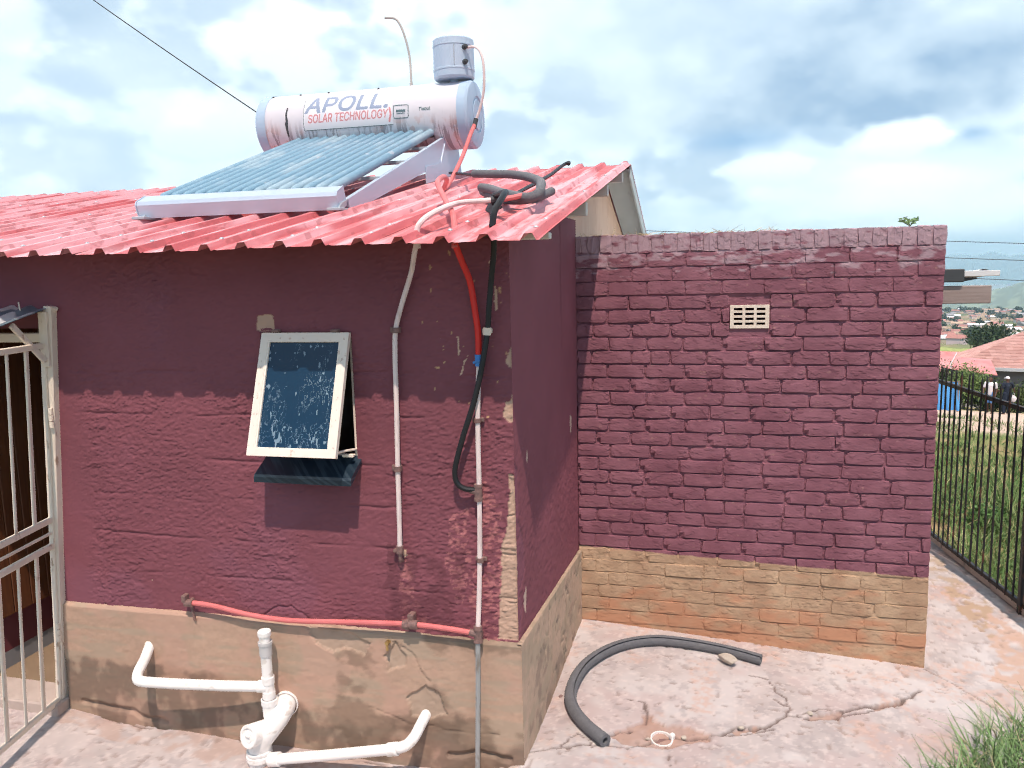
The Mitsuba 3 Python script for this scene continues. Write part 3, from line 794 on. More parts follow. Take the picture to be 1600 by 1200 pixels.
def roof_sheet(x_left, front, seed, lift):
    pr = rib_profile()
    n = 26
    ts = np.linspace(0, 1, n)
    V = []
    for t in ts:
        if front:
            y = EAVE_Y + t * (RIDGE_Y - EAVE_Y); dzdy = SLOPE
        else:
            y = RIDGE_Y + t * 2.25; dzdy = -0.33
        x = x_left + pr[:, 0]
        z = roof_z(y) - 0.0 + pr[:, 1] * (1 if True else 1) + lift
        z = z + 0.006 * (nz(x * 2.2, y * 1.7, 0, 200 + seed, 3) - .5) + (0.010 * (nz(x * 5, 0, 0, 300 + seed, 3) - .5) * ssn(.06, 0, t) if front else 0)
        yy = y + (0.008 * (nz(x * 6, 0, 2, 310 + seed, 2) - .5) * ssn(.04, 0, t) if front else 0)
        V.append(np.stack([x, np.broadcast_to(yy, x.shape), z], 1))
    m = len(pr)
    V = np.concatenate(V)
    q = np.array([(i * m + j, i * m + j + 1, (i + 1) * m + j + 1, (i + 1) * m + j) for i in range(n - 1) for j in range(m - 1)])
    F = np.vstack([q[:, [0, 1, 2]], q[:, [0, 2, 3]]])
    # a second skin just below gives the sheet its thickness
    W = V - np.array([0, 0, .0012])
    return trimesh.Trimesh(np.vstack([V, W]), np.vstack([F, F[:, ::-1] + len(V)]), process=False)


xr = VERGE - RIBS * PITCH - .004
k = 0
while xr > -9.4:
    put('roof_sheet', roof_sheet(xr, True, k, 0.0015 * (k % 2)), 'roof_red', house, smooth=28)
    if k < 9:
        put('roof_sheet', roof_sheet(xr, False, 40 + k, 0.0015 * (k % 2)), 'roof_red', house, smooth=28)
    xr -= RIBS * PITCH
    k += 1
rng = np.random.default_rng(4)
nails = []
for y in (-.22, 0.0, 1.0, 1.88, 2.72):
    for k in range(0, 52, 2):
        x = VERGE - .034 - k * PITCH - .004 + rng.uniform(-.006, .006)
        z = float(roof_z(y)) + .027
        nails.append(lathe([(.0001, .007), (.006, .006), (.011, .001), (.011, 0)], (x, y, z), (0, -SLOPE, 1), 8))
put('roof_screws', cat(*nails), 'alu_dull', house, kind='stuff')

# ------------------------------------------------------------------ window with its hinged sash
win = 'house__window'
h0, h1 = np.array([-1.183, -.012, 1.998]), np.array([-.745, -.012, 1.998])
dn = np.array([-0.006, -.188, -.535])
up_ = -dn / np.linalg.norm(dn)


def sash_piece(s0, s1, t0, t1, th, off=0.0):
    """in the plane of the sash: s across 0..1, t from the hinge down 0..1; th thick"""
    ac = h1 - h0
    nrm = np.cross(ac, dn); nrm /= np.linalg.norm(nrm)
    if nrm[1] > 0:
        nrm = -nrm
    P = [h0 + ac * s + dn * t + nrm * o for s in (s0, s1) for t in (t0, t1) for o in (off - th / 2, off + th / 2)]
    return trimesh.convex.convex_hull(np.array(P))


put('frame', cat(box(x0, x0 + .022, .02, .05, z0, z1), box(x1 - .022, x1, .02, .05, z0, z1), box(x0 + .022, x1 - .022, .02, .05, z1 - .022, z1), box(x0 + .022, x1 - .022, .02, .05, z0, z0 + .022)), 'sash_paint', win)
sash = 'house__window__sash'
scene[sash] = mikit.ply(cat(sash_piece(0, .085, 0, 1, .024), sash_piece(.915, 1.0, 0, 1, .024), sash_piece(.0845, .9155, 0, .075, .0235), sash_piece(.0845, .9155, .945, 1.0, .0235)), 'sash_paint')
labels[sash] = {'label': 'chalky cream window sash tilted outward at the bottom'}
put('pane', sash_piece(.08, .92, .07, .95, .005, -.002), 'film_glass', win, label='dark blue crazed window pane')
put('putty', cat(sash_piece(.085, .105, .07, .95, .012, .004), sash_piece(.897, .916, .07, .95, .012, .004), sash_piece(.104, .898, .93, .946, .012, .004)), 'sash_paint', win)
for s in (.16, .84):
    put('hinge', cat(sash_piece(s - .04, s + .04, -.035, -.002, .012, -.004), cyl(h0 + (h1 - h0) * (s - .04) + np.array([0, -.012, .012]), h0 + (h1 - h0) * (s + .04) + np.array([0, -.012, .012]), .006, 8)), 'clamp', win)
put('stay', tube([(-.757, .03, 1.455), (-.77, -.08, 1.47), (-.775, -.17, 1.478)], .006, 6), 'sash_paint', win)
put('stay_peg', box(-.80, -.745, -.05, -.03, 1.432, 1.447, .003), 'sash_paint', win)
P = [(x, y, z + o) for x in (-1.215, -.727) for y, z in ((.02, 1.425), (-.114, 1.354)) for o in (0, -.022)]
P += [(x, y, z) for x in (-1.215, -.727) for y, z in ((-.121, 1.343), (-.122, 1.318))]
put('sill', trimesh.convex.convex_hull(np.array(P)), 'tile_slate', win, label='dark blue sloping window sill')

# ------------------------------------------------------------------ doorway: frame, canopy, gate
put('door_frame', cat(bar((-2.545, -.012, -.02), (-2.352, -.012, 2.14), .048, .05, up=(0, 1, 0)), bar((-2.40, -.014, 1.984), (-3.2, -.014, 1.984), .05, .045), bar((-3.17, -.012, 0), (-3.15, -.012, 1.96), .05, .05, up=(0, 1, 0))), 'cream_steel', house)
canopy = thing('door_canopy', 'small dented metal canopy over the doorway at the left', 'canopy')


def cs(U, V):
    X = -3.3 + U * 0.945
    Y = .0 - V * .36
    Z = 2.150 - V * .085 + .010 * np.sin(X * 55) - .018 * U + .010 * (nz(X * 6, Y * 6, 0, 400) - .5)
    return np.stack([X, Y, Z], -1)


mA, _, _ = grid(np.linspace(0, 1, 90), np.linspace(0, 1, 14), cs)
mB = mA.copy(); mB.vertices = mB.vertices - np.array([0, 0, .003]); mB.invert()
put('sheet', cat(mA, mB), 'sheet_blue', canopy, smooth=40)
put('front_batten', bar((-3.3, -.34, 2.045), (-2.38, -.34, 2.030), .03, .03), 'cream_steel', canopy)
put('bracket', bar((-2.385, -.045, 1.84), (-2.372, -.045, 2.115), .05, .016, up=(0, 1, 0)), 'cream_steel', canopy)
put('brace', bar((-2.372, -.06, 1.868), (-2.385, -.225, 2.062), .03, .016, up=(1, 0, 0)), 'cream_steel', canopy)
put('screw', cat(cyl((-2.47, -.08, 2.12), (-2.475, -.08, 2.165), .0035, 6), cyl((-2.33, -.01, 2.118), (-2.312, -.02, 2.128), .009, 8)), 'cream_steel', canopy)

gate = thing('security_gate', 'cream barred steel security gate standing open at the left edge', 'gate')
gd = np.array([.19, -.982, 0.0])          # from the hinge towards the free edge


def gp(s, z):
    return np.array([-2.538 + .074 * z, -.035, 0]) + gd * s + np.array([0, 0, z])


def gbar(s0, z0, s1, z1, w, h):
    d = gp(s1, z1) - gp(s0, z0)
    side = np.cross(gd, (0, 0, 1))
    return bar(gp(s0, z0), gp(s1, z1), w, h, up=np.cross(d, side), c=.003)


GW = 0.84
put('stile', gbar(0.0, .02, 0.0, 1.96, .026, .030), 'cream_steel', gate)
put('stile', gbar(GW, .02, GW, 1.96, .026, .030), 'cream_steel', gate)
for z in (.045, .905, 1.045, 1.945):
    put('rail', gbar(.010, z, GW - .010, z, .024, .030), 'cream_steel', gate)
put('rail', tube([gp(.02, .975), gp(GW - .02, .975)], .008, 10), 'cream_steel', gate)
for k in range(1, 6):
    w = .026 if k % 2 else .014
    for za, zb in ((.058, .892), (1.058, 1.932)):
        put('bar', gbar(k * GW / 6, za, k * GW / 6, zb, .013, w if k % 2 == 0 else .024), 'cream_steel', gate)
for z in (.43, 1.58):
    p = np.array([-2.528 + .088 * z, -.045, z])
    put('hinge', cat(cyl(p - (0, 0, .05), p - (0, 0, .018), .011, 10), cyl(p - (0, 0, .015), p + (0, 0, .015), .012, 10), cyl(p + (0, 0, .018), p + (0, 0, .05), .011, 10)), 'cream_steel', gate)

# ------------------------------------------------------------------ the brick outbuilding
brickb = thing('brick_outbuilding', 'low outbuilding of painted brick with maroon wall and ochre base', 'outbuilding')
CO = 0.085
ZTOP = 2.452
rng = np.random.default_rng(11)


def brick_mesh(w, h, seed, round_=1.0, chip=0.0):
    r = np.random.default_rng(seed)
    a, b = w / 2, h / 2
    xs = [-a, -a + .0022, -a + .030, 0, a - .030, a - .0022, a]
    zs = [-b, -b + .0022, 0, b - .0022, b]
    V = []
    for i, x in enumerate(xs):
        for j, z in enumerate(zs):
            edge = i in (0, 6) or j in (0, 4)
            ring1 = not edge and (i in (1, 5) or j in (1, 3))
            corner = i in (1, 5) and j in (1, 3)
            y = .027 if edge else (.0014 * round_ + (.002 * round_ if corner else 0) if ring1 else -.0005 * round_)
            if not edge:
                y += r.normal(0, .0010 + .0022 * chip)
                if corner and r.random() < .35:
                    y += r.uniform(0, .012) * (.4 + chip)
            jx, jz = r.normal(0, .0018), r.normal(0, .0015 + .0012 * chip)
            sx = sz = 0
            if corner or (edge and (i in (0, 6)) and (j in (0, 4))):
                kk = r.uniform(.0, 1.0)
                sx = -np.sign(x) * .009 * round_ * kk; sz = -np.sign(z) * .006 * round_ * kk
            V.append((x + jx + sx, y, z + jz + sz))
    q = [(i * 5 + j, i * 5 + j + 1, (i + 1) * 5 + j + 1, (i + 1) * 5 + j) for i in range(6) for j in range(4)]
    q = np.array(q)
    F = np.vstack([q[:, [0, 2, 1]], q[:, [0, 3, 2]]])
    return trimesh.Trimesh(np.array(V), F, process=False)


VARIANT = {}


def brick_dict(kind, v):
    if (kind, v) not in VARIANT:
        if kind == 'rowlock':
            m = brick_mesh(.0748, .107, 900 + v, .5, .3 + .4 * (v % 2))
        elif kind == 'tight':
            m = brick_mesh(.230, .0805, 500 + v, .45, .5 * (v % 3 == 0))
        else:
            m = brick_mesh(.2275, .0758, 700 + v, 1.3, .9 * (v % 3 == 0))
        VARIANT[kind, v] = mikit.ply(m, 'brick_paint', smooth=32)
    return VARIANT[kind, v]


VENT = (.934, 1.158, 1.880, 2.018)
nb = 0


def lay(kind, xc, zc, sx=1.0, sz=1.0):
    global nb
    key = number(f'{brickb}__brick')
    tw = T().translate([xc, DY + rng.normal(0, .0022), zc]) @ T().rotate([0, 1, 0], rng.normal(0, .45)) @ T().scale([sx, 1, sz])
    scene[key] = {**brick_dict(kind, int(rng.integers(0, 12))), 'to_world': tw}
    nb += 1


for k in range(27):
    lay('rowlock', (k + .5) * WX / 27 + rng.normal(0, .0015), ZTOP - .055 + rng.normal(0, .002))
row_z = ZTOP - .112
for r in range(28):
    zc = row_z - (r + .5) * CO
    kind = 'tight' if r < 3 or r > 22 else 'round'
    drop = .0
    x = -.0
    first = .112 if r % 2 else .205
    widths = [first + rng.normal(0, .010)]
    while x + sum(widths) < WX - .02:
        widths.append(.2335 + rng.normal(0, .012) if rng.random() > .04 else .118)
    over = sum(widths) - WX
    if widths[-1] - over < .05:
        widths.pop(); widths[-1] += WX - sum(widths)
    else:
        widths[-1] -= over
    if r > 22 and r % 2 == 0:
        widths = [w for w in widths]
    x = 0.0
    for w in widths:
        xc = x + w / 2
        x += w
        zg = float(gz(xc, DY))
        if zc + .02 < zg:
            continue
        if zc - CO / 2 < VENT[3] - .01 and zc + CO / 2 > VENT[2] + .01 and xc + w / 2 > VENT[0] and xc - w / 2 < VENT[1]:
            l, rgt = xc - w / 2, xc + w / 2
            if l < VENT[0] - .03:
                rgt = VENT[0] - .002
            elif rgt > VENT[1] + .03:
                l = VENT[1] + .002
            else:
                continue
            w2 = rgt - l
            lay(kind, (l + rgt) / 2, zc, (w2 - .004) / .229)
            continue
        base_w = .230 if kind == 'tight' else .2275
        lay(kind, xc, zc + rng.normal(0, .0012), (w - (.0035 if kind == 'tight' else .0055)) / base_w)


def mortar(X, Z):
    dep = np.where(Z > 2.08, .0100, .0170)
    dep = np.where(Z < .46 - .03 * X, .0065, dep)
    return np.stack([X, DY + dep + .004 * (nz(X * 25, Z * 25, 0, 420, 3) - .5), Z], -1)


mm, _, _ = grid(np.linspace(.002, WX - .004, 300), np.linspace(-.30, ZTOP - .008, 260), mortar, lambda u, v: ~((u > VENT[0] + .01) & (u < VENT[1] - .01) & (v > VENT[2] + .01) & (v < VENT[3] - .01)))
put('mortar', mm, 'brick_paint', brickb, smooth=True)


def topf(X, Y):
    return np.stack([X, Y, ZTOP - .010 + .012 * (nz(X * 18, Y * 18, 0, 421, 3) - .3)], -1)


tm, _, _ = grid(np.linspace(0, WX - .004, 200), np.linspace(DY + .012, DY + .23, 24), topf)
put('wall_top', tm, 'brick_paint', brickb, smooth=True)
put('right_wall', cat(box(WX - .22, WX - .006, DY + .24, 5.0, -.4, 2.05, .004), box(WX - .03, WX - .006, DY + .015, DY + .235, -.4, ZTOP - .012, .004), box(0, WX - .03, DY + .20, DY + .235, -.4, ZTOP - .014, .003)), 'brick_paint', brickb)
# slotted air brick
vx0, vx1, vz0, vz1 = VENT
outer = sg.box(vx0, vz0, vx1, vz1)
cw, ch = (vx1 - vx0 - .028) / 3, (vz1 - vz0 - .022) / 4
slots = [sg.box(vx0 + .014 + i * cw + .008, vz0 + .011 + j * ch + .008, vx0 + .014 + (i + 1) * cw - .008, vz0 + .011 + (j + 1) * ch - .006) for i in range(3) for j in range(4)]
g = trimesh.creation.extrude_polygon(outer.difference(sg.MultiPolygon(slots)), .05, engine='earcut')
V = g.vertices.copy(); g.vertices = np.stack([V[:, 0], DY + .004 + V[:, 2], V[:, 1]], 1); g.fix_normals()
put('air_vent', g, 'vent_cement', brickb, label='cream slotted air vent set in the brick wall')
# rear roof: its timber and sheets stick out past the right end of the wall
put('roof_beam', box(1.2, 2.605, 2.58, 2.63, 1.962, 2.080, .005), 'old_wood', brickb, label='weathered grey plank end past the right end of the wall')
put('gutter', cat(box(1.0, 2.432, 2.55, 2.575, 2.105, 2.192, .006), box(2.39, 2.432, 2.576, 2.63, 2.108, 2.19, .006)), 'steel_dark', brickb)


def asb(U, V):
    X = -0.0 + U * 2.66
    Y = 2.62 + V * 2.0
    return np.stack([X, Y, 2.185 - V * .10 - .012 * U + .014 * np.sin(X * 2 * np.pi / .18)], -1)


aA, _, _ = grid(np.linspace(0.02, 1, 180), np.linspace(0, 1, 6), asb)
aB = aA.copy(); aB.vertices = aB.vertices - np.array([0, 0, .012]); aB.invert()
put('roof_sheet', cat(aA, aB, box(1.8, 2.655, 2.60, 2.618, 2.140, 2.178, .003)), 'asbestos', brickb, smooth=40)
put('roof_bracket', trimesh.convex.convex_hull(np.array([(x, y, z) for y in (2.64, 2.70) for x, z in ((2.2, 2.14), (2.53, 2.132), (2.53, 2.122), (2.44, 2.105), (2.2, 2.10))])), 'steel_dark', brickb)
# ------------------------------------------------------------------ solar water heater
solar = thing('solar_water_heater', 'silver solar water heater with glass tubes standing on the red roof', 'solar water heater')
TC, TR_ = np.array([2.5, 3.38]), 0.235      # tank axis (y, z) and radius
TX0, TX1 = -2.50, -0.885


def rough_rng(seed):
    return np.random.default_rng(seed)


put('tank', lathe([(.2, .0), (TR_, .012), (TR_, .30), (TR_, .60), (TR_, .90), (TR_, 1.20), (TR_, TX1 - TX0 - .05), (TR_ - .001, TX1 - TX0 - .012)], (TX0, TC[0], TC[1]), (1, 0, 0), 72), 'tank_paint', solar, smooth=30)
put('end_cap', lathe([(TR_ + .003, -.045), (TR_ + .004, .012), (TR_ - .008, .030), (TR_ - .045, .040), (.13, .045), (.125, .036), (.11, .036), (.105, .046), (.0005, .046)], (TX1 - .004, TC[0], TC[1]), (1, 0, 0), 64), 'cap_grey', solar, smooth=30)
put('end_cap', lathe([(TR_ + .003, -.06), (TR_ + .004, .012), (TR_ - .012, .026), (.0005, .03)], (TX0 + .004, TC[0], TC[1]), (-1, 0, 0), 64), 'cap_grey', solar, smooth=30)
B0, B1 = np.array([.63, 2.69]), np.array([2.346, 3.257])      # tube ends in (y, z)
td = (B1 - B0) / np.linalg.norm(B1 - B0)
for k in range(15):
    x = -1.145 - .0742 * k
    a, b = B0 + td * .050, B1 + td * .03
    put('glass_tube', lathe([(.0005, 0), (.018, .004), (.025, .02), (.0265, .04), (.0265, 1.0), (.0265, 1.79)], (x, a[0], a[1]), (0, td[0], td[1]), 20), 'solar_glass', solar, smooth=40)
    put('tube_seal', lathe([(.029, -.02), (.038, -.018), (.042, .0), (.036, .02)], (x, *(B1 - td * .012)), (0, td[0], td[1]), 16), 'pvc_grey' if k % 3 else 'steel_dark', solar, smooth=40)
tn = np.array([-td[1], td[0]])
yz = lambda s, n: B0 + td * s + tn * n


def prism_x(xa, xb, pts):
    g = trimesh.creation.extrude_polygon(sg.Polygon(pts), xb - xa, engine='earcut')
    V = g.vertices.copy(); g.vertices = np.stack([V[:, 2] + xa, V[:, 0], V[:, 1]], 1); g.fix_normals()
    return g


put('bottom_rail', prism_x(-2.285, -1.075, [yz(-.045, -.085), yz(-.045, -.012), yz(-.030, .006), yz(.052, .017), yz(.052, .010), yz(-.024, -.001), yz(-.037, -.016), yz(-.037, -.078), yz(.03, -.078), yz(.03, -.085)]), 'alu', solar)
put('rail_cap', prism_x(-1.073, -1.066, [yz(-.048, -.088), yz(-.048, -.010), yz(-.031, .009), yz(.052, .020), yz(.052, -.088)]), 'alu', solar)
put('rail_cap', prism_x(-2.294, -2.287, [yz(-.048, -.088), yz(-.048, -.010), yz(-.031, .009), yz(.052, .020), yz(.052, -.088)]), 'alu', solar)
rz = lambda y: float(roof_z(y)) + .032
for xs_, lab in ((-1.085, None), (-2.27, None)):
    put('side_rail', prism_x(xs_, xs_ + .028, [yz(.06, -.13), yz(.06, -.055), (2.36, 3.215), (2.52, 3.195), (2.52, 3.06), (2.3, 3.03)]), 'alu', solar)
    put('leg', prism_x(xs_ - .004, xs_ + .034, [(2.25, rz(2.25)), (2.25, 3.03), (2.36, 3.19), (2.66, 3.17), (2.72, rz(2.72))]), 'alu', solar)
    put('lower_strut', prism_x(xs_ + .030, xs_ + .036, [(1.92, rz(1.92)), (1.92, 2.96), (2.3, 3.03), (2.6, 3.03), (2.6, rz(2.6))]), 'alu', solar)
    put('foot', cat(box(xs_ - .03, xs_ + .05, .56, .66, rz(.6) - .004, rz(.6) + .012, .003), prism_x(xs_ + .02, xs_ + .028, [(.57, rz(.57)), (.65, rz(.65)), yz(.06, -.055), yz(-.02, -.055)])), 'alu_dull', solar)
for s in (.55, 1.0, 1.45):
    p = yz(s, -.055)
    put('cross_rail', box(-2.27, -1.07, p[0] - .018, p[0] + .018, p[1] - .010, p[1] + .010, .002), 'alu_dull', solar)
# feeder cistern on the tank's right end
CX, CY_, CZ = -1.005, 2.47, 3.622
cis = put('feeder_tank', lathe([(.0005, .0), (.138, .003), (.146, .014), (.147, .056), (.150, .059), (.150, .070), (.147, .073), (.1465, .222), (.150, .225), (.150, .236), (.148, .240), (.147, .270), (.138, .279), (.0005, .284)], (CX, CY_, CZ), (0, 0, 1), 48), 'tank_blue', solar, smooth=30, label='small upright pale blue cistern on the tank')
put('pipe_stub', lathe([(.03, -.08), (.03, .01)], (CX, CY_, CZ), (0, 0, 1), 12), 'cap_grey', solar)
for dz in (.200, .100):
    put('fitting', lathe([(.018, -.01), (.018, .014), (.012, .016), (.012, .032), (.0005, .034)], (CX + .112, CY_ - .10, CZ + dz), (.75, -.66, 0), 10), 'steel_dark', cis[:cis.rfind('__')] + '__feeder_tank')
put('seam', box(CX + .045, CX + .051, CY_ - .1445, CY_ - .139, CZ + .078, CZ + .220, .001), 'alu_dull', solar + '__feeder_tank')
# lettering wrapped on the tank
def wrap(mesh2, x0, th0, shear=0.0, lift=.0015):
    """mesh2 in (u, v, w): u along the tank, v up round its front, w outward"""
    m = mesh2.copy()
    for _ in range(2):
        m = m.subdivide()
    u, v, w = m.vertices.T
    th = th0 + v / TR_
    r = TR_ + lift + np.clip(w, 0, .001)
    m.vertices = np.stack([x0 + u + shear * v, TC[0] - r * np.cos(th), TC[1] + r * np.sin(th)], 1)
    return m


def flat_poly(p, th=.001):
    return trimesh.creation.extrude_polygon(p, th, engine='earcut')


put('label_sheet', wrap(flat_poly(sg.box(0, 0, .70, .235)).subdivide().subdivide().subdivide(), -2.115, -.28, 0, .0004), 'sticker', solar)
put('print', wrap(cat(flat_poly(sg.box(0, -.004, .70, 0)), flat_poly(sg.box(-.004, 0, 0, .235))), -2.115, -.285), 'print_dark', solar)
t1 = meshkit.text_mesh('APOLL.', .125, .001, True)
t1.apply_scale([.66 / t1.extents[0], 1, 1])
put('print', wrap(t1, -2.115, .235, .18), 'print_blue', solar, label='slanted blue lettering on the tank')
t2 = meshkit.text_mesh('SOLAR TECHNOLOGY', .058, .001, True)
t2.apply_scale([.63 / t2.extents[0], 1, 1])
put('print', wrap(t2, -2.085, -.075, .12), 'print_red', solar, label='red lettering under the blue on the tank')
sw = sg.LineString([(.655, -.01), (.668, .035), (.66, .08)]).buffer(.007)
put('print', wrap(flat_poly(sw), -2.095, -.14), 'print_red', solar)
bad = sg.box(.012, .012, .100, .078).buffer(.012)
put('print', wrap(cat(flat_poly(bad.exterior.buffer(.0022)), flat_poly(sg.box(.02, .042, .09, .058)), flat_poly(sg.box(.025, .03, .085, .034))), -1.405, -.12), 'print_dark', solar)
t3 = meshkit.text_mesh('Tisoul', .022, .001, True)
put('print', wrap(t3, -1.215, .06), 'print_dark', solar)
stick = [sg.box(x, z, x + .010 + .012 * k_, z + .05 + .03 * k_) for k_, (x, z) in enumerate(((0, 0), (.035, .02)))]
put('scrape', wrap(flat_poly(sg.Polygon([(0, 0), (.008, .02), (.004, .07), (.012, .12), (.022, .125), (.018, .06), (.026, .03), (.02, -.09), (.012, -.09)])), -2.27, -.05), 'steel_dark', solar)
rg = np.random.default_rng(8)
put('bolt', cat(*[lathe([(.009, -.004), (.009, .006), (.0005, .009)], (x, TC[0] - TR_ * math.cos(1.15), TC[1] + TR_ * math.sin(1.15)), (0, -math.cos(1.15), math.sin(1.15)), 8) for x in (-2.43, -2.2, -1.97, -1.57)]), 'steel_dark', solar)
put('vent_pipe', cat(tube([(-1.357, 2.52, 3.60), (-1.36, 2.53, 3.70), (-1.373, 2.55, 3.84), (-1.40, 2.55, 3.97), (-1.435, 2.55, 4.065), (-1.475, 2.55, 4.115), (-1.555, 2.55, 4.13)], .0085, 10), cyl((-1.357, 2.52, 3.60), (-1.357, 2.52, 3.645), .012, 10)), 'pipe_dull', solar)

# ------------------------------------------------------------------ hoses and pipes on the roof and the front wall
hose = thing('overflow_hose', 'thin white hose turning red that drops from the cistern onto the roof', 'hose')
put('white_length', tube([(-.870, 2.38, 3.820), (-.80, 2.335, 3.805), (-.752, 2.3, 3.750), (-.734, 2.3, 3.656), (-.744, 2.32, 3.512), (-.776, 2.34, 3.409), (-.82, 2.35, 3.305)], .0095, 8), 'pipe_white', hose)
put('coupling', cyl((-.815, 2.352, 3.325), (-.83, 2.34, 3.26), .017, 10), 'steel_dark', hose)
put('red_length', tube([(-.825, 2.35, 3.29), (-.835, 2.26, 3.20), (-.848, 2.12, 3.05), (-.853, 1.92, 2.90), (-.84, 1.72, 2.80), (-.80, 1.50, 2.765), (-.70, 1.22, 2.73)], .014, 10), 'hose_pink', hose)
rh = thing('red_hose', 'red hose arching over the roof and down the wall to blue tape', 'hose')
put('roof_length', tube([(-.70, 1.20, 2.715), (-.60, 1.0, 2.755), (-.55, .80, 2.755), (-.50, .56, 2.70), (-.385, .318, 2.60), (-.25, .02, 2.505), (-.205, -.10, 2.43), (-.198, -.13, 2.36)], .0135, 10), 'hose_pink', rh)
put('wall_length', tube([(-.198, -.13, 2.38), (-.185, -.075, 2.30), (-.163, -.045, 2.22), (-.149, -.035, 2.108), (-.138, -.032, 2.0), (-.138, -.030, 1.895)], .0135, 10), 'hose_red', rh)
put('tape', cat(cyl((-.138, -.03, 1.855), (-.138, -.03, 1.905), .018, 10), tube([(-.16, -.04, 1.87), (-.13, -.05, 1.88), (-.118, -.03, 1.865)], .006, 6)), 'tape_blue', rh)

wp = thing('white_pipe', 'white plastic pipe clipped to the wall, left of the red hose', 'pipe')
put('roof_length', tube([(-.346, -.164, 2.36), (-.346, -.168, 2.431), (-.325, -.15, 2.475), (-.29, -.05, 2.52), (-.255, .12, 2.56), (-.20, .25, 2.575), (-.14, .28, 2.58)], .0125, 10), 'pipe_white', wp)
put('joint', cyl((-.15, .275, 2.58), (-.115, .29, 2.582), .019, 10), 'steel_dark', wp)
put('red_tail', tube([(-.12, .288, 2.58), (-.06, .32, 2.59), (.0, .38, 2.61), (.03, .5, 2.645)], .012, 8), 'hose_pink', wp)
put('wall_length', tube([(-.346, -.164, 2.40), (-.38, -.12, 2.34), (-.425, -.05, 2.26), (-.482, -.03, 2.126), (-.517, -.028, 2.014), (-.526, -.028, 1.886), (-.531, -.026, 1.656), (-.538, -.026, 1.391), (-.541, -.026, 1.211), (-.545, -.028, 1.00)], .0115, 10), 'pipe_white', wp)
for x, z in ((-.528, 2.012), (-.550, 1.383)):
    put('clip', cat(box(x - .022, x + .026, -.016, -.002, z - .014, z + .014, .003), cyl((x + .012, -.028, z - .012), (x + .012, -.028, z + .012), .0165, 12)), 'clamp', wp)
put('end_clamp', cat(cyl((-.545, -.028, .985), (-.545, -.028, 1.02), .017, 10), box(-.58, -.535, -.03, -.004, .985, 1.0, .003), tube([(-.545, -.028, .99), (-.545, -.025, .95), (-.545, .0, .94)], .009, 8)), 'clamp', wp)

wq = thing('white_pipe', 'white plastic riser pipe below the blue tape, greying at its foot', 'pipe')
put('riser', tube([(-.139, -.030, 1.86), (-.147, -.028, 1.74), (-.153, -.027, 1.62), (-.155, -.026, 1.45), (-.156, -.027, 1.289), (-.160, -.027, 1.1), (-.164, -.028, .963), (-.172, -.032, .78), (-.176, -.052, .64)], .0115, 10), 'pipe_white', wq)
put('foot_pipe', tube([(-.176, -.055, .63), (-.178, -.058, .50), (-.182, -.058, .368), (-.19, -.058, .15), (-.196, -.06, -.03)], .0115, 10), 'pipe_grey', wq, label='grey lower length of the riser pipe over the plinth')
for x, z, key in ((-.158, 1.615, 'clip'), (-.160, 1.29, 'tee'), (-.164, .978, 'clip')):
    if key == 'clip':
        put('clip', cat(box(x - .024, x + .030, -.016, -.002, z - .010, z + .010, .003), cyl((x + .004, -.028, z - .010), (x + .004, -.028, z + .010), .016, 12)), 'clamp', wq)
    else:
        put('tee', cat(cyl((x, -.028, z - .035), (x, -.028, z + .035), .0175, 12), cyl((x - .035, -.032, z + .012), (x, -.028, z), .015, 10), cyl((x, -.028, z - .038), (x, -.028, z - .024), .020, 10), cyl((x, -.028, z + .024), (x, -.028, z + .038), .020, 10)), 'clamp', wq)
put('tee', cat(cyl((-.176, -.05, .60), (-.176, -.048, .665), .018, 12), cyl((-.215, -.055, .645), (-.176, -.05, .632), .016, 10), cyl((-.176, -.05, .655), (-.176, -.048, .672), .021, 10), cyl((-.176, -.052, .595), (-.176, -.05, .61), .021, 10), box(-.19, -.16, -.045, -.015, .61, .64)), 'clamp', wq)

bc = thing('black_hose', 'black flexible hose hanging down the wall in a bend to the tee', 'hose')
put('hose', tube([(-.043, -.10, 2.44), (-.043, -.08, 2.36), (-.068, -.05, 2.216), (-.082, -.045, 2.108), (-.094, -.04, 2.0), (-.124, -.052, 1.834), (-.161, -.055, 1.694), (-.212, -.055, 1.551), (-.252, -.052, 1.42), (-.258, -.050, 1.361), (-.244, -.047, 1.326), (-.215, -.042, 1.308), (-.175, -.032, 1.302)], .0125, 10), 'rubber', bc)
put('clip', cat(cyl((-.096, -.040, 1.99), (-.094, -.040, 2.022), .018, 12), box(-.12, -.08, -.030, -.002, 1.995, 2.017, .003)), 'cream_steel', bc)

pk = thing('pink_pipe', 'faded pink water pipe running along the top of the plinth', 'pipe')
put('pipe', tube([(-1.67, -.042, .658), (-1.60, -.048, .660), (-1.507, -.050, .652), (-1.40, -.052, .636), (-1.298, -.052, .624), (-1.18, -.052, .618), (-1.057, -.052, .620), (-.757, -.052, .640), (-.485, -.055, .655), (-.315, -.056, .650), (-.20, -.055, .640)], .0125, 10), 'hose_pink', pk)
put('end_tap', cat(cyl((-1.70, -.042, .655), (-1.655, -.044, .658), .019, 10), cyl((-1.69, -.042, .655), (-1.69, .0, .655), .014, 8), box(-1.715, -1.69, -.06, -.02, .66, .70, .005), tube([(-1.67, -.04, .65), (-1.668, -.03, .58), (-1.666, -.026, .56)], .007, 6)), 'clamp', pk)
put('joint', cat(cyl((-.535, -.053, .650), (-.462, -.055, .656), .021, 12), cyl((-.52, -.053, .65), (-.505, -.053, .651), .026, 8), box(-.515, -.485, -.055, -.01, .655, .70, .004)), 'clamp', pk)
tp = thing('brass_stub', 'tiny brass pipe stub sticking out of the plinth below the pink pipe', 'pipe stub')
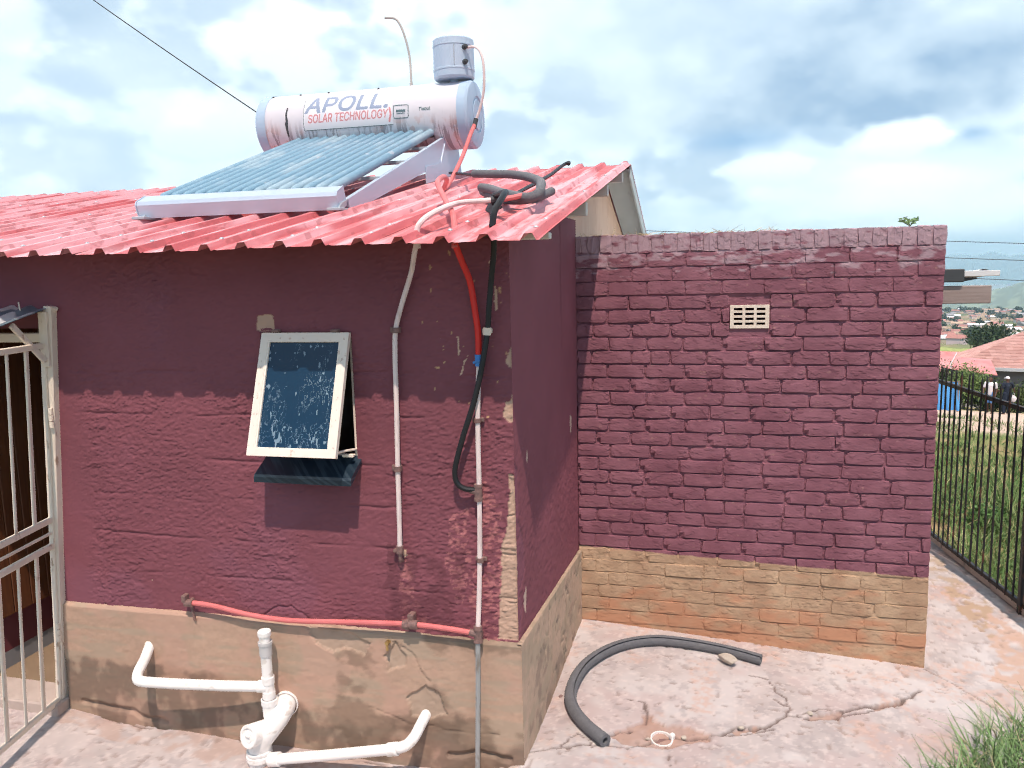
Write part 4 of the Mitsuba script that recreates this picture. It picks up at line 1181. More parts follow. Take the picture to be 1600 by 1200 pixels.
put('stub', cat(lathe([(.009, 0), (.009, .03), (.0005, .03)], (-.625, -.022, .545), (0, -1, 0), 8), lathe([(.014, .010), (.014, .018)], (-.625, -.022, .545), (0, -1, 0), 6), cyl((-.625, -.045, .545), (-.625, -.045, .51), .006, 8)), 'brass', tp)

# foam pipe lagging on the roof
def foam_section(r, slit=None, n=18, wall=.45):
    if slit is None:
        return ring(r, n)
    a = np.linspace(slit + .10, slit + 2 * np.pi - .10, n)
    return np.vstack([np.stack([r * np.cos(a), r * np.sin(a)], 1), np.stack([wall * r * np.cos(a[::-1]), wall * r * np.sin(a[::-1])], 1)])


coil = thing('roof_lagging', 'looped grey foam pipe lagging lying on the red roof near its ridge', 'pipe insulation')
put('foam', sweep(curve([(-.54, 1.33, 2.825), (-.46, 1.28, 2.815), (-.36, 1.20, 2.80), (-.257, 1.119, 2.785), (-.12, .92, 2.745), (.0, .66, 2.69), (.045, .46, 2.645), (.055, .37, 2.61), (.02, .345, 2.59), (-.05, .395, 2.60), (-.174, .58, 2.637), (-.30, .803, 2.682), (-.372, .895, 2.70)], 8), foam_section(.023)), 'foam', coil, smooth=50)
put('foam', sweep(curve([(-.40, 1.02, 2.69), (-.312, .841, 2.655), (-.2, .66, 2.615), (-.08, .55, 2.595), (0., .60, 2.61), (.04, .75, 2.65)], 8), foam_section(.021)), 'foam', coil, smooth=50)
put('inner_pipe', tube([(-.943, 2.1, 2.93), (-.77, 1.8, 2.885), (-.60, 1.45, 2.835), (-.53, 1.32, 2.825)], .009, 8), 'rubber', coil)
bl = thing('black_hose', 'black hose running down the roof from the ridge into the foam loop', 'hose')
put('hose', tube([(-.19, 2.55, 3.00), (-.20, 2.62, 3.02), (-.225, 2.56, 3.0), (-.235, 2.40, 2.955), (-.234, 2.092, 2.88), (-.216, 1.597, 2.785), (-.221, 1.189, 2.70), (-.20, .9, 2.645)], .0125, 8), 'rubber', bl)
bd = thing('black_elbow', 'black hose end bent over the roof sheets below the foam loop', 'hose')
put('hose', sweep(curve([(-.14, .30, 2.60), (-.05, .15, 2.60), (-.02, .02, 2.58), (-.02, -.06, 2.54), (-.035, -.09, 2.50), (-.043, -.10, 2.44)], 8), ring(.014, 10)), 'rubber', bd)
put('bracket', trimesh.convex.convex_hull(np.array([(-.20, .42, 2.555), (-.10, .30, 2.545), (-.13, .22, 2.515), (-.20, .35, 2.54), (-.16, .33, 2.60), (-.12, .28, 2.59)])), 'rubber', bd)

# ------------------------------------------------------------------ plastic drains at the foot of the wall
dst = thing('drain_stack', 'white plastic drain stack with inspection eye and side pipe at the wall', 'drain pipe')


def pipe_ring(p, ax, r, w=.02):
    return lathe([(r - .004, -w / 2), (r, -w / 2 + .002), (r, w / 2 - .002), (r - .004, w / 2)], p, ax, 28)


PX, PY = -1.228, -.105
put('upright_pipe', cyl((PX, PY, .22), (PX - .002, PY, .53), .0255, 28), 'pvc', dst, smooth=40)
put('end_plug', lathe([(.026, 0), (.0265, .03), (.031, .031), (.032, .036), (.032, .052), (.029, .056), (.0005, .057)], (PX - .002, PY, .525), (0, 0, 1), 28), 'pvc', dst, smooth=30)
put('socket', cat(lathe([(.0262, 0), (.0300, .001), (.0305, .055), (.034, .056), (.034, .072), (.028, .073)], (PX - .001, PY, .455), (0, 0, 1), 28)), 'pvc_grey', dst, smooth=30, label='grey socket below the plug of the stack')
put('tee', cat(lathe([(.026, 0), (.031, .002), (.031, .038), (.028, .040), (.0275, .075), (.031, .078), (.031, .112), (.026, .114)], (PX, PY, .235), (0, 0, 1), 28), cyl((PX, PY, .295), (PX - .05, PY - .006, .293), .030, 24)), 'pvc', dst, smooth=30)
put('side_pipe', sweep(np.vstack([curve([(-1.965, .01, .405), (-1.945, -.07, .352), (-1.938, -.135, .310), (-1.915, -.168, .288), (-1.87, -.172, .284)], 8), np.array([(-1.70, -.160, .286), (-1.45, -.135, .290), (-1.24, -.108, .294)])]), ring(.0255, 24)), 'pvc', dst, smooth=50)
gully = np.array([(-1.205, .01, .165), (-1.185, -.035, .170), (-1.178, -.075, .160), (-1.190, -.112, .130), (-1.222, -.140, .085), (-1.255, -.150, .040), (-1.272, -.150, -.005), (-1.276, -.150, -.05), (-1.276, -.150, -.11)])
put('gully_bend', sweep(curve(gully, 8), ring(.052, 32)), 'pvc', dst, smooth=50)
put('inlet', lathe([(.030, -.07), (.034, -.06), (.035, 0), (.040, .002), (.040, .028), (.034, .030)], (PX, PY, .205), (0, 0, 1), 28), 'pvc', dst, smooth=30)
put('collar', lathe([(.054, -.058), (.063, -.056), (.063, -.034), (.058, -.032), (.058, -.024), (.061, -.022), (.061, -.012), (.054, -.010)], (-1.274, -.15, 0), (0, 0, 1), 28), 'pvc', dst, smooth=30)
put('collar', pipe_ring((-1.184, -.03, .170), (.2, -1, .1), .062, .030), 'pvc', dst, smooth=30)
ea = np.array([-.30, -.93, .20]); ea /= np.linalg.norm(ea)
ep = np.array([-1.262, -.150, .078])
eye = put('inspection_eye', lathe([(.052, -.05), (.055, .055), (.056, .072), (.052, .078), (.042, .078), (.038, .070), (.030, .068), (.026, .074), (.0005, .074)], ep, ea, 36), 'pvc', dst, smooth=30, label='round screwed inspection cap facing the yard')
es = np.cross(ea, (0, 0, 1)); es /= np.linalg.norm(es)
put('grip', bar(ep + ea * .078 - es * .013, ep + ea * .078 + es * .013, .010, .008, up=ea), 'pvc_grey', dst + '__inspection_eye')

wst = thing('waste_pipe', 'white plastic waste pipe sloping from the wall down to the drain', 'drain pipe')
put('pipe', sweep(np.vstack([np.array([(-1.20, -.160, -.050), (-.9, -.155, .010), (-.60, -.15, .075)]), curve([(-.545, -.145, .088), (-.510, -.130, .100), (-.487, -.095, .122), (-.470, -.045, .160), (-.455, .01, .195)], 6)]), ring(.0255, 24)), 'pvc', wst, smooth=50)
put('socket', lathe([(.026, 0), (.031, .002), (.031, .05), (.026, .052)], (-.60, -.15, .075), (.3, .005, .066), 24), 'pvc', wst, smooth=30)
put('socket', lathe([(.026, 0), (.033, .002), (.034, .055), (.026, .057)], (-1.215, -.16, -.053), (.3, .005, .062), 24), 'pvc', wst, smooth=30)

# ------------------------------------------------------------------ things on the ground
def on_ground(pts, lift):
    return [(x, y, float(gz(x, y)) + lift) for x, y in pts]


lag = thing('ground_lagging', 'curved slit length of grey foam pipe lagging lying on the concrete', 'pipe insulation')
gp_ = on_ground([(1.135, 1.375), (.99, 1.42), (.82, 1.445), (.65, 1.445), (.50, 1.415), (.35, 1.315), (.235, 1.175), (.15, .99), (.115, .80), (.12, .62), (.165, .49), (.235, .385), (.30, .315), (.355, .265)], .032)
put('foam', sweep(curve(gp_, 8), foam_section(.033, math.radians(125), 20, .5), up=(0, 0, 1)), 'foam', lag, smooth=50)


def rock(size, seed, sub=2, flat=1.0):
    m = trimesh.creation.icosphere(subdivisions=sub)
    r = np.random.default_rng(seed)
    v = m.vertices
    d = v.copy()
    for _ in range(9):
        n = r.normal(size=3); n /= np.linalg.norm(n)
        h = r.uniform(.55, .9)
        s = d @ n
        d = d - np.clip(s - h, 0, None)[:, None] * n
    d = d * (0.9 + .2 * meshkit.fbm(v * 2 + seed, 3, seed))[:, None]
    m.vertices = d * np.array(size) * np.array([1, 1, flat])
    return m


st = rock((.068, .045, .032), 5, 3)
st.apply_transform(trimesh.transformations.rotation_matrix(-.55, (0, 0, 1)))
st.apply_translation((.945, 1.325, float(gz(.945, 1.325)) + .026))
single('stone', st, 'stone_grey', 'flat grey stone resting against the foam lagging on the concrete', 'stone', smooth=30)
dr_ = thing('drain_ring', 'broken white drain pipe ring sunk in the hollow of the concrete', 'drain')
cz = float(gz(.61, .46)) - .020
put('ring', lathe([(.050, -.03), (.056, -.03), (.056, .012), (.050, .012), (.050, -.03)], (.612, .455, cz), (.05, -.12, 1), 28), 'pvc', dr_, smooth=30)
put('debris', rock((.040, .036, .010), 9), 'clamp', dr_)
scene[dr_ + '__debris']['to_world'] = T().translate([.612, .455, cz - .012])
put('chip', rock((.016, .012, .022), 12), 'pvc', dr_)
scene[dr_ + '__chip']['to_world'] = T().translate([.664, .472, cz + .016])
rg = np.random.default_rng(21)
for k, (x, y, s, lab) in enumerate(((.41, .335, .014, 'small white pebble left of the broken drain ring'), (.545, .44, .016, 'brown chip of concrete at the left rim of the broken drain ring'), (.72, .50, .018, 'brown chip of concrete right of the broken drain ring'), (.06, .66, .014, 'small brown clod at the foot of the side plinth'), (-1.62, -.33, .010, 'tiny dark pebble on the concrete below the side drain pipe'), (.56, .60, .013, 'small brown chip behind the broken drain ring'), (1.36, .90, .020, 'chip of pink concrete in the long crack'), (1.0, .645, .018, 'chip of dark concrete in the middle of the long crack'))):
    m = rock((s, s * .8, s * .6), 30 + k, 1)
    m.apply_translation((x, y, float(gz(x, y)) + s * .2 - (.018 if .4 < x < .8 else 0)))
    single('pebble', m, 'pvc' if k == 0 else 'stone_grey' if k != 3 else 'clamp', lab, 'pebble', smooth=30)

# straw and a weed on top of the brick wall
def blade(p, d, L, w, bend, r):
    """one grass blade: 3 quads"""
    d = np.array(d, float); d /= np.linalg.norm(d)
    side = np.cross(d, (0, 0, 1)); n_ = np.linalg.norm(side)
    side = side / n_ if n_ > 1e-6 else np.array([1., 0, 0])
    a = r.uniform(0, 2 * np.pi)
    b = np.array([np.cos(a), np.sin(a), 0])
    side = np.cross(d, b); side /= np.linalg.norm(side)
    pts = []
    for k, t in enumerate((0, .4, .75, 1.0)):
        c = np.array(p) + d * L * t + b * bend * L * t * t - np.array([0, 0, .35 * bend * L * t * t])
        ww = w * (1, .85, .55, .06)[k] / 2
        pts += [c - side * ww, c + side * ww]
    f = []
    for k in range(3):
        i = 2 * k
        f += [(i, i + 1, i + 3), (i, i + 3, i + 2)]
    return np.array(pts), np.array(f)


def join(parts, cols):
    V, F, C, o = [], [], [], 0
    for (v, f), c in zip(parts, cols):
        V.append(v); F.append(f + o); C.append(np.tile(c, (len(v), 1))); o += len(v)
    return trimesh.Trimesh(np.concatenate(V), np.concatenate(F), process=False), np.concatenate(C)


r = np.random.default_rng(31)
P, C = [], []
for k in range(110):
    x = r.uniform(.02, 1.2) ** 1.0
    P.append(blade((x, DY + r.uniform(.01, .06), ZTOP - .004), (r.normal(), r.normal() * .4 - .2, .25), r.uniform(.03, .09), .003, .3, r))
    C.append(np.array([.50, .36, .18]) * r.uniform(.7, 1.2))
m, c = join(P, C)
k = put('dry_straw', m, 'leafy', color=c, kind='stuff', label='wisps of dry straw along the top of the brick wall')
weed = thing('weed', 'small green weed growing on top of the brick wall', 'plant')
P, C = [], []
for k in range(9):
    a = r.uniform(0, 2 * np.pi)
    base = np.array([1.92, DY + .10, ZTOP])
    tip = base + np.array([np.cos(a) * .05, np.sin(a) * .04, r.uniform(.02, .05)])
    P.append(blade(base, tip - base, np.linalg.norm(tip - base), .005, .1, r)); C.append(np.array([.16, .22, .10]))
    for j in range(7):
        q = base + (tip - base) * r.uniform(.4, 1.05)
        P.append(blade(q, (r.normal(), r.normal(), r.uniform(-.2, .8)), r.uniform(.014, .026), .010, .3, r)); C.append(np.array([.19, .30, .13]) * r.uniform(.7, 1.3))
m, c = join(P, C)
put('leaves', m, 'leafy', weed, color=c)

# grass at the near right corner
def blades(p, d, L, w, bend, r):
    """many grass blades at once: (n, 3) roots and directions, (n,) lengths, widths, bends"""
    n = len(p)
    d = d / np.linalg.norm(d, axis=1, keepdims=True)
    a = r.uniform(0, 2 * np.pi, n)
    b = np.stack([np.cos(a), np.sin(a), 0 * a], 1)
    side = np.cross(d, b); side /= np.linalg.norm(side, axis=1, keepdims=True)
    V = []
    for t, k in zip((0, .4, .75, 1.0), (1, .85, .55, .06)):
        c = p + d * (L * t)[:, None] + b * (bend * L * t * t)[:, None]
        c[:, 2] -= .35 * bend * L * t * t
        hw = side * (w * k / 2)[:, None]
        V += [c - hw, c + hw]
    V = np.stack(V, 1).reshape(-1, 3)
    f = np.array([(0, 1, 3), (0, 3, 2), (2, 3, 5), (2, 5, 4), (4, 5, 7), (4, 7, 6)])
    F = (np.arange(n)[:, None, None] * 8 + f).reshape(-1, 3)
    return trimesh.Trimesh(V, F, process=False)


n = 6500
x, y = r.uniform(1.80, 3.2, n), r.uniform(-.3, 1.6, n)
lim = np.interp(x, [1.8, 2.05, 2.3, 2.55, 2.9, 3.2], [.40, .74, 1.0, 1.24, 1.42, 1.5]) + .07 * r.normal(size=n) + .25 * (nz(x * 5, y * 5, 0, 511, 3) - .55)
ok = (y < lim)
x, y, lim = x[ok], y[ok], lim[ok]
n = len(x)
L = r.uniform(.08, .36, n) * (.55 + .6 * np.clip((lim - y) / .35, 0, 1))
m = blades(np.stack([x, y, gz(x, y) - .01], 1), np.stack([r.normal(size=n) * .5, r.normal(size=n) * .4, np.ones(n)], 1), L, r.uniform(.0045, .0095, n), r.uniform(.1, .9, n), r)
c = np.where((r.random(n) > .16)[:, None], np.array([.13, .215, .085]) * r.uniform(.6, 1.6, (n, 1)), np.array([.40, .36, .20]) * r.uniform(.7, 1.1, (n, 1)))
put('grass_tuft', m, 'leafy', color=np.repeat(c, 8, 0), kind='stuff', label='bright green grass tuft in the near right corner')

# ------------------------------------------------------------------ steel fence
fence = thing('steel_fence', 'black steel picket fence with pointed bars right of the brick wall', 'fence')
FA = np.array([3.02, 2.9]); fe = np.array([-.147, .989])


def fpt(s, z, off=0.0):
    q = FA + fe * s
    return np.array([q[0] + .989 * off, q[1] + .147 * off, z])


r = np.random.default_rng(41)
ZB, ZR = -.215, 1.178
rail_end = 3.6
put('rail', bar(fpt(-1.4, ZR), fpt(rail_end, ZR), .030, .034), 'fence_black', fence)
put('rail', bar(fpt(-1.4, ZB), fpt(rail_end, ZB - .03), .030, .034), 'fence_black', fence)
S = [.11, .218, .340, .466, .583, .692, .790, .928, 1.008, 1.123, 1.225, 1.319, 1.413, 1.504, 1.60] + list(1.60 + .1 * np.arange(1, 20)) + list(-.1 - .115 * np.arange(0, 11))
for s in S:
    lean = r.normal(0, .006) + (-.028 if abs(s - .790) < .01 or abs(s - 1.008) < .01 else 0)
    a, b = fpt(s + lean * -.6, ZB - .03, -.012), fpt(s + lean, 1.30 + r.normal(0, .008), -.012)
    body = bar(a, b, .013, .013, up=(fe[0], fe[1], 0), c=.002)
    tipb = b + np.array([0, 0, .035])
    tip = trimesh.convex.convex_hull(np.vstack([b + np.array([dx, dy, 0]) for dx in (-.0065, .0065) for dy in (-.0065, .0065)] + [tipb]))
    put('picket', cat(body, tip), 'fence_black', fence)
for s in (0.0, 3.55):
    put('post', box(*(fpt(s, 0)[0] + np.array([-.028, .028])), *(fpt(s, 0)[1] + np.array([-.028, .028])), -.40, 1.46, .004), 'fence_black', fence)
put('base_plate', cat(*[bar(fpt(s, -.262, .01), fpt(s + .42, -.268, .01), .05, .05) for s in np.arange(-1.3, 3.2, .44)]), 'step_concrete', fence)
sack = thing('plastic_sack', 'crumpled white plastic sack behind the right end of the brick wall', 'sack')
sk = rock((.09, .08, .17), 71, 4)
sk.vertices += .025 * (meshkit.fbm(sk.vertices * 18, 3, 5) - .5)[:, None] * sk.vertex_normals
sk.apply_translation((2.70, 5.45, .62))
put('body', sk, 'sack_white', sack, smooth=40)
put('perch', cyl((2.70, 5.45, -.5), (2.70, 5.45, .55), .03, 10), 'old_wood', sack)

# ------------------------------------------------------------------ grass of the field beyond the fence
r = np.random.default_rng(51)
n = 60000
R = 4.3 * (33 / 4.3) ** (r.uniform(size=n) ** 1.15)
az = np.radians(r.uniform(8, 26, n))
x, y = CAM[0] + R * np.sin(az), CAM[1] + R * np.cos(az)
sf = (x - FA[0]) * .989 + (y - FA[1]) * .147
den = nz(x / 1.1, y / 1.1, 0, 501, 3) + .08 * r.normal(size=n)
ok = (sf > .06) & (x > 2.75) & (den > .44 + .012 * np.clip(R - 16, 0, None))
x, y, R = x[ok][:17000], y[ok][:17000], R[ok][:17000]
n = len(x)
L = r.uniform(.10, .40, n) * np.where(R < 18, 1, .7)
m = blades(np.stack([x, y, terrain_z(x, y) - .02], 1), np.stack([r.normal(size=n) * .4, r.normal(size=n) * .4, np.ones(n)], 1), L, r.uniform(.005, .010, n) * (1 + R / 14), r.uniform(.1, .7, n), r)
g_ = r.random(n)[:, None]
c = np.where(g_ < .66, np.array([.10, .18, .055]), np.where(g_ < .85, np.array([.18, .22, .085]), np.array([.32, .29, .15]))) * r.uniform(.65, 1.35, (n, 1))
put('field_grass', m, 'leafy', color=np.repeat(c, 8, 0), kind='stuff', label='long green and dry grass of the field beyond the fence')


def leaf_cloud(center, radii, n, size, base, seed, clumps=9):
    """many leaf faces in clumps through a crown's volume"""
    r = np.random.default_rng(seed)
    cs_ = r.normal(size=(clumps, 3)); cs_ /= np.linalg.norm(cs_, axis=1, keepdims=True)
    cs_ *= r.uniform(.25, .85, (clumps, 1))
    cs_[:, 2] = np.abs(cs_[:, 2]) * 1.1 - .35
    k = r.integers(0, clumps, n)
    p = cs_[k] + r.normal(size=(n, 3)) * .24
    p = p * np.array(radii) + np.array(center)
    d = r.normal(size=(n, 3)); d /= np.linalg.norm(d, axis=1, keepdims=True)
    e = np.cross(d, r.normal(size=(n, 3))); e /= np.linalg.norm(e, axis=1, keepdims=True)
    s = size * r.uniform(.6, 1.4, (n, 1))
    V = np.stack([p - d * s, p + e * s * .45, p + d * s, p - e * s * .45], 1).reshape(-1, 3)
    F = np.arange(4 * n).reshape(-1, 4)
    F = np.vstack([F[:, [0, 1, 2]], F[:, [0, 2, 3]]])
    col = np.array(base) * (r.uniform(.7, 1.35, (n, 1)) * (.85 + .3 * r.random((clumps, 1)))[k])
    return trimesh.Trimesh(V, F, process=False), np.repeat(col, 4, 0)


def polar(az, R, dz=0.0):
    x, y = CAM[0] + R * math.sin(math.radians(az)), CAM[1] + R * math.cos(math.radians(az))
    return np.array([x, y, float(terrain_z(np.array([x]), np.array([y]))[0]) + dz])


def bush(name, label, az, R, rad, n, size, base, seed, cat_='bush', trunk=.6, group=None):
    p = polar(az, R)
    key = thing(name, label, cat_, group)
    m, c = leaf_cloud(p + np.array([0, 0, trunk + rad[2] * .6]), rad, int(n * 2.2), size * .62, np.array(base) * .8, seed)
    put('crown', m, 'leafy', key, color=np.clip(c, 0, .6))
    r = np.random.default_rng(seed)
    st_ = [cyl(p - (0, 0, .2), p + np.array([r.normal() * .2 * rad[0], r.normal() * .2 * rad[1], trunk + rad[2] * .5]), .05 * rad[2], 6, .02 * rad[2]) for _ in range(3)]
    put('trunk' if cat_ == 'tree' else 'stem', cat(*st_), 'old_wood', key)


bush('bush', 'light green bush left of the tiled house, above the fence', 15.25, 47.5, (1.4, 1.2, 1.35), 2600, .11, (.16, .23, .075), 601, trunk=.45)
bush('bush', 'dark green bush behind the person in the white shirt', 16.3, 47.5, (1.7, 1.2, .85), 2600, .11, (.055, .085, .038), 602, trunk=.15)
bush('bush', 'dark green bush behind the person in the white cap', 17.4, 48, (1.6, 1.2, .85), 2600, .11, (.065, .10, .04), 603, trunk=.15)
bush('bush', 'mid green bush at the right edge behind the fence post', 18.35, 47, (.9, 1.2, 1.15), 2000, .11, (.11, .15, .05), 604, trunk=.3)
bush('bush', 'dark low bush beside the blue plastic sheet', 14.5, 48.5, (1.3, 1.0, 1.2), 1800, .11, (.06, .09, .04), 605)
bush('bush', 'low green plant in the field just beyond the fence', 16.9, 10.6, (.34, .3, .26), 420, .05, (.09, .17, .05), 606, trunk=.02)
bush('tree', 'dark rounded tree standing in the green field before the town', 16.75, 215, (6.5, 5, 4.2), 1500, .75, (.045, .075, .03), 607, 'tree', trunk=1.2)

tarp = thing('plastic_sheet', 'bright blue plastic sheet hanging beside the track', 'sheet')
tp0 = polar(14.35, 42)


def tf(U, V):
    w = np.array([math.cos(math.radians(14)), -math.sin(math.radians(14)), 0])
    X = (U - .5)[..., None] * .95 * w * (1 + .25 * (1 - V))[..., None]
    fold = .09 * np.sin(U * 19 + 2 * V) * (1.1 - V) + .05 * nz(U * 4, V * 4, 0, 611)
    return tp0 + X + np.stack([fold * .24, fold * .97, .03 + V * 1.33], -1)


ta, _, _ = grid(np.linspace(0, 1, 40), np.linspace(0, 1, 24), tf)
put('sheet', ta, 'tarp_blue', tarp, smooth=True)
put('pole', cat(cyl(tp0 + (-.42, .1, -.3), tp0 + (-.42, .1, 1.42), .03, 6), cyl(tp0 + (.44, -.1, -.3), tp0 + (.44, -.1, 1.42), .03, 6), cyl(tp0 + (-.45, .1, 1.38), tp0 + (.47, -.1, 1.38), .015, 6)), 'old_wood', tarp)

# ------------------------------------------------------------------ two people by the track
def limb(pts):
    """capsules hulled from joint to joint: [(point, radius), ...]"""
    out = m3.Manifold()
    for (p, a), (q, b) in zip(pts[:-1], pts[1:]):
        A = m3.Manifold.sphere(a, 12).translate(list(map(float, p)))
        B = m3.Manifold.sphere(b, 12).translate(list(map(float, q)))
        out = out + m3.Manifold.batch_hull([A, B])
    return out


def hand(w, d):
    """a palm with four bent fingers and a thumb; w the wrist, d the way the hand hangs"""
    w, d = np.array(w, float), np.array(d, float) / np.linalg.norm(d)
    s = np.cross(d, (1, 0, 0)); s /= np.linalg.norm(s)
    n = np.cross(s, d)
    M = m3.Manifold.batch_hull([m3.Manifold.sphere(.018, 10).translate(list(map(float, w + d * a + s * b))) for a, b in ((.0, -.015), (.0, .015), (.08, -.028), (.08, .028))])
    for k, ln in enumerate((.068, .078, .072, .055)):
        b = w + d * .085 + s * (-.03 + .02 * k)
        M = M + limb([(b, .009), (b + d * ln * .5 + n * .008, .0085), (b + d * ln * .85 + n * .03, .0075)])
    b = w + d * .02 + s * -.022
    return M + limb([(b, .011), (b + d * .035 - s * .022 + n * .01, .010), (b + d * .065 - s * .022 + n * .02, .009)])


def to_tri(M, place, smooth_above=None):
    g = M.to_mesh()
    t = trimesh.Trimesh(g.vert_properties[:, :3], g.tri_verts, process=True)
    t.apply_transform(place)
    return t


def person(label, base, turn, J, top, bottom, legs_bare, hat):
    """J: joints in metres (x right, y ahead, z up, feet at 0)"""
    key = thing('person', label, 'person')
    M4 = trimesh.transformations.rotation_matrix(turn, (0, 0, 1)); M4[:3, 3] = base
    j = {k: np.array(v, float) for k, v in J.items()}
    hd = j['head']
    body = limb([(j['pelvis'], .125), (j['waist'], .110), (j['chest'], .130), (j['neck'], .060), (hd - (0, 0, .06), .055)])
    body = body + m3.Manifold.sphere(1, 20).scale([.073, .092, .112]).translate(list(map(float, hd)))
    body = body + limb([(hd + (0, .088, -.005), .012), (hd + (0, .100, -.028), .015)]) + limb([(hd + (-.02, .080, -.058), .010), (hd + (.02, .080, -.058), .010)])   # nose, lips
    for sx in (-1, 1):
        body = body + m3.Manifold.sphere(1, 10).scale([.012, .022, .032]).translate(list(map(float, hd + (sx * .074, -.005, -.01))))                                # ears
        body = body + m3.Manifold.sphere(.011, 8).translate(list(map(float, hd + (sx * .030, .080, .012))))                                                     # eyes
        k = 'L' if sx < 0 else 'R'
        body = body + limb([(j['sh' + k], .060), (j['el' + k], .043), (j['wr' + k], .028)]) + hand(j['wr' + k], j['wr' + k] - j['el' + k])
        body = body + limb([(j['hip' + k], .092), (j['kn' + k], .058), (j['an' + k], .038)]) + limb([(j['an' + k] + (0, -.03, -.03), .036), (j['an' + k] + (0, .13, -.045), .028)])
    put('body', to_tri(body, M4), 'skin_dark', key, smooth=50)
    sh = limb([(j['pelvis'] + (0, 0, .02), .142), (j['waist'], .132), (j['chest'], .150), (j['neck'] - (0, 0, .05), .085)])
    for k in 'LR':
        sh = sh + limb([(j['sh' + k], .076), (j['sh' + k] * .35 + j['el' + k] * .65, .064)])
    put('shirt', to_tri(sh, M4), top, key, smooth=50)
    tr = limb([(j['hipL'] + (0, 0, .05), .112), (j['hipR'] + (0, 0, .05), .112)])
    for k in 'LR':
        end = j['hip' + k] * .15 + j['kn' + k] * .85 if legs_bare else j['an' + k] + (0, 0, .03)
        tr = tr + limb([(j['hip' + k], .112), (j['kn' + k] if not legs_bare else end, .082)] + ([] if legs_bare else [(end, .062)]))
    put('shorts' if legs_bare else 'trousers', to_tri(tr, M4), bottom, key, smooth=50)
    if hat:
        c = m3.Manifold.sphere(1, 20).scale([.084, .104, .095]).translate(list(map(float, hd + (0, 0, .048))))
        c = c.trim_by_plane((0, 0, 1), float(hd[2] + .035)) + m3.Manifold.batch_hull([m3.Manifold.sphere(.008, 8).translate(list(map(float, hd + q))) for q in ((-.06, .07, .045), (.06, .07, .045), (-.04, .17, .035), (.04, .17, .035))])
        put('cap', to_tri(c, M4), 'cloth_white', key, smooth=50)
    else:
        c = m3.Manifold.sphere(1, 20).scale([.080, .098, .112]).translate(list(map(float, hd + (0, -.012, .018))))
        put('hair', to_tri(c.trim_by_plane((0, -.6, 1), float(hd[2] * .857 + .03)), M4), 'hair_black', key, smooth=50)
    return key


JW = dict(pelvis=(0, 0, .90), waist=(0, 0, 1.05), chest=(0, .01, 1.25), neck=(0, .02, 1.43), head=(0, .04, 1.56), shL=(-.18, 0, 1.36), elL=(-.24, -.05, 1.10), wrL=(-.23, .06, .88), shR=(.18, 0, 1.36),
          elR=(.27, .03, 1.12), wrR=(.22, .20, 1.00), hipL=(-.09, 0, .88), hipR=(.09, 0, .88), knL=(-.10, .10, .48), anL=(-.10, .02, .085), knR=(.10, .04, .48), anR=(.10, -.18, .10))
person('person in a white shirt and blue shorts standing by the track', polar(16.70, 41, .0), 2.6, JW, 'cloth_white', 'cloth_blue', True, False)
JS = dict(JW, elL=(-.26, .02, 1.12), wrL=(-.30, .22, 1.02), elR=(.33, .06, 1.14), wrR=(.46, .18, 1.02), knL=(-.11, .03, .47), anL=(-.12, 0, .085), knR=(.11, .03, .47), anR=(.13, .04, .085))
person('person in dark clothes and a white cap holding a white bag', polar(17.60, 41, .0), .35, JS, 'cloth_navy', 'cloth_navy', False, True)
bag = thing('white_bag', 'small white bag hanging from the hand of the person in the cap', 'bag')
bp = polar(17.60, 41) + np.array([math.cos(.35) * .47 - math.sin(.35) * .22, math.sin(.35) * .47 + math.cos(.35) * .22, 0])
bg = rock((.14, .08, .17), 91, 3)
bg.apply_translation(bp + (0, 0, .66))
put('body', bg, 'cloth_white', bag, smooth=40)
put('handle', tube([bp + (-.05, 0, .78), bp + (-.02, 0, .90), bp + (.02, 0, .90), bp + (.05, 0, .78)], .008, 6), 'cloth_white', bag)

# ------------------------------------------------------------------ houses below the track
nh = thing('neighbour_house', 'grey house with a pink tiled roof at the right edge below', 'house')
o = polar(17.2, 56)
E_ = np.array([.955, -.297, 0]); N_ = np.array([.297, .955, 0])      # across and away


def nhp(a, b, z):
    return o + E_ * a + N_ * b + np.array([0, 0, z])


def slab(pts, th):
    P = np.array(pts, float)
    return trimesh.convex.convex_hull(np.vstack([P, P - np.array([0, 0, th])]))


EV = 2.42                # eave above the house floor
bs('nh_wall', mikit.proc(lambda p, n, uv: mix((0.17, 0.165, 0.175), (0.23, 0.22, 0.23), fbm(p.x * 2, p.y * 2, p.z * 4, 3))), .9, .1)
bs('roof_tile', mikit.proc(lambda p, n, uv: mix((0.36, 0.19, 0.165), (0.47, 0.28, 0.25), cell_rand(p.x * 3.1, p.y * 3.1, p.z * 4.7)) * (.85 + .3 * fbm(p.x * 2, p.y * 2, p.z * 2, 3))), .8, .15)
bs('pale_fascia', (.50, .53, .56), .7, .2)
bs('pale_plaster', (.45, .42, .42), .85, .1)
bs('red_sheet', mikit.proc(lambda p, n, uv: mix((0.50, 0.13, 0.13), (0.66, 0.34, 0.33), fbm(p.x * 1.5, p.y * 1.5, p.z * 3, 4))), .6, .3)
L0, L1, W0, W1 = -2.2, 9.5, 0.0, 7.0
corners = [nhp(L0, W0, 0), nhp(L1, W0, 0), nhp(L1, W1, 0), nhp(L0, W1, 0)]
put('wall', slab([c + np.array([0, 0, EV]) for c in corners], EV + 1.2), 'nh_wall', nh)
ov = .5
rise, run = 2.0, (W1 - W0) / 2 + ov
rows = 13
tiles = []
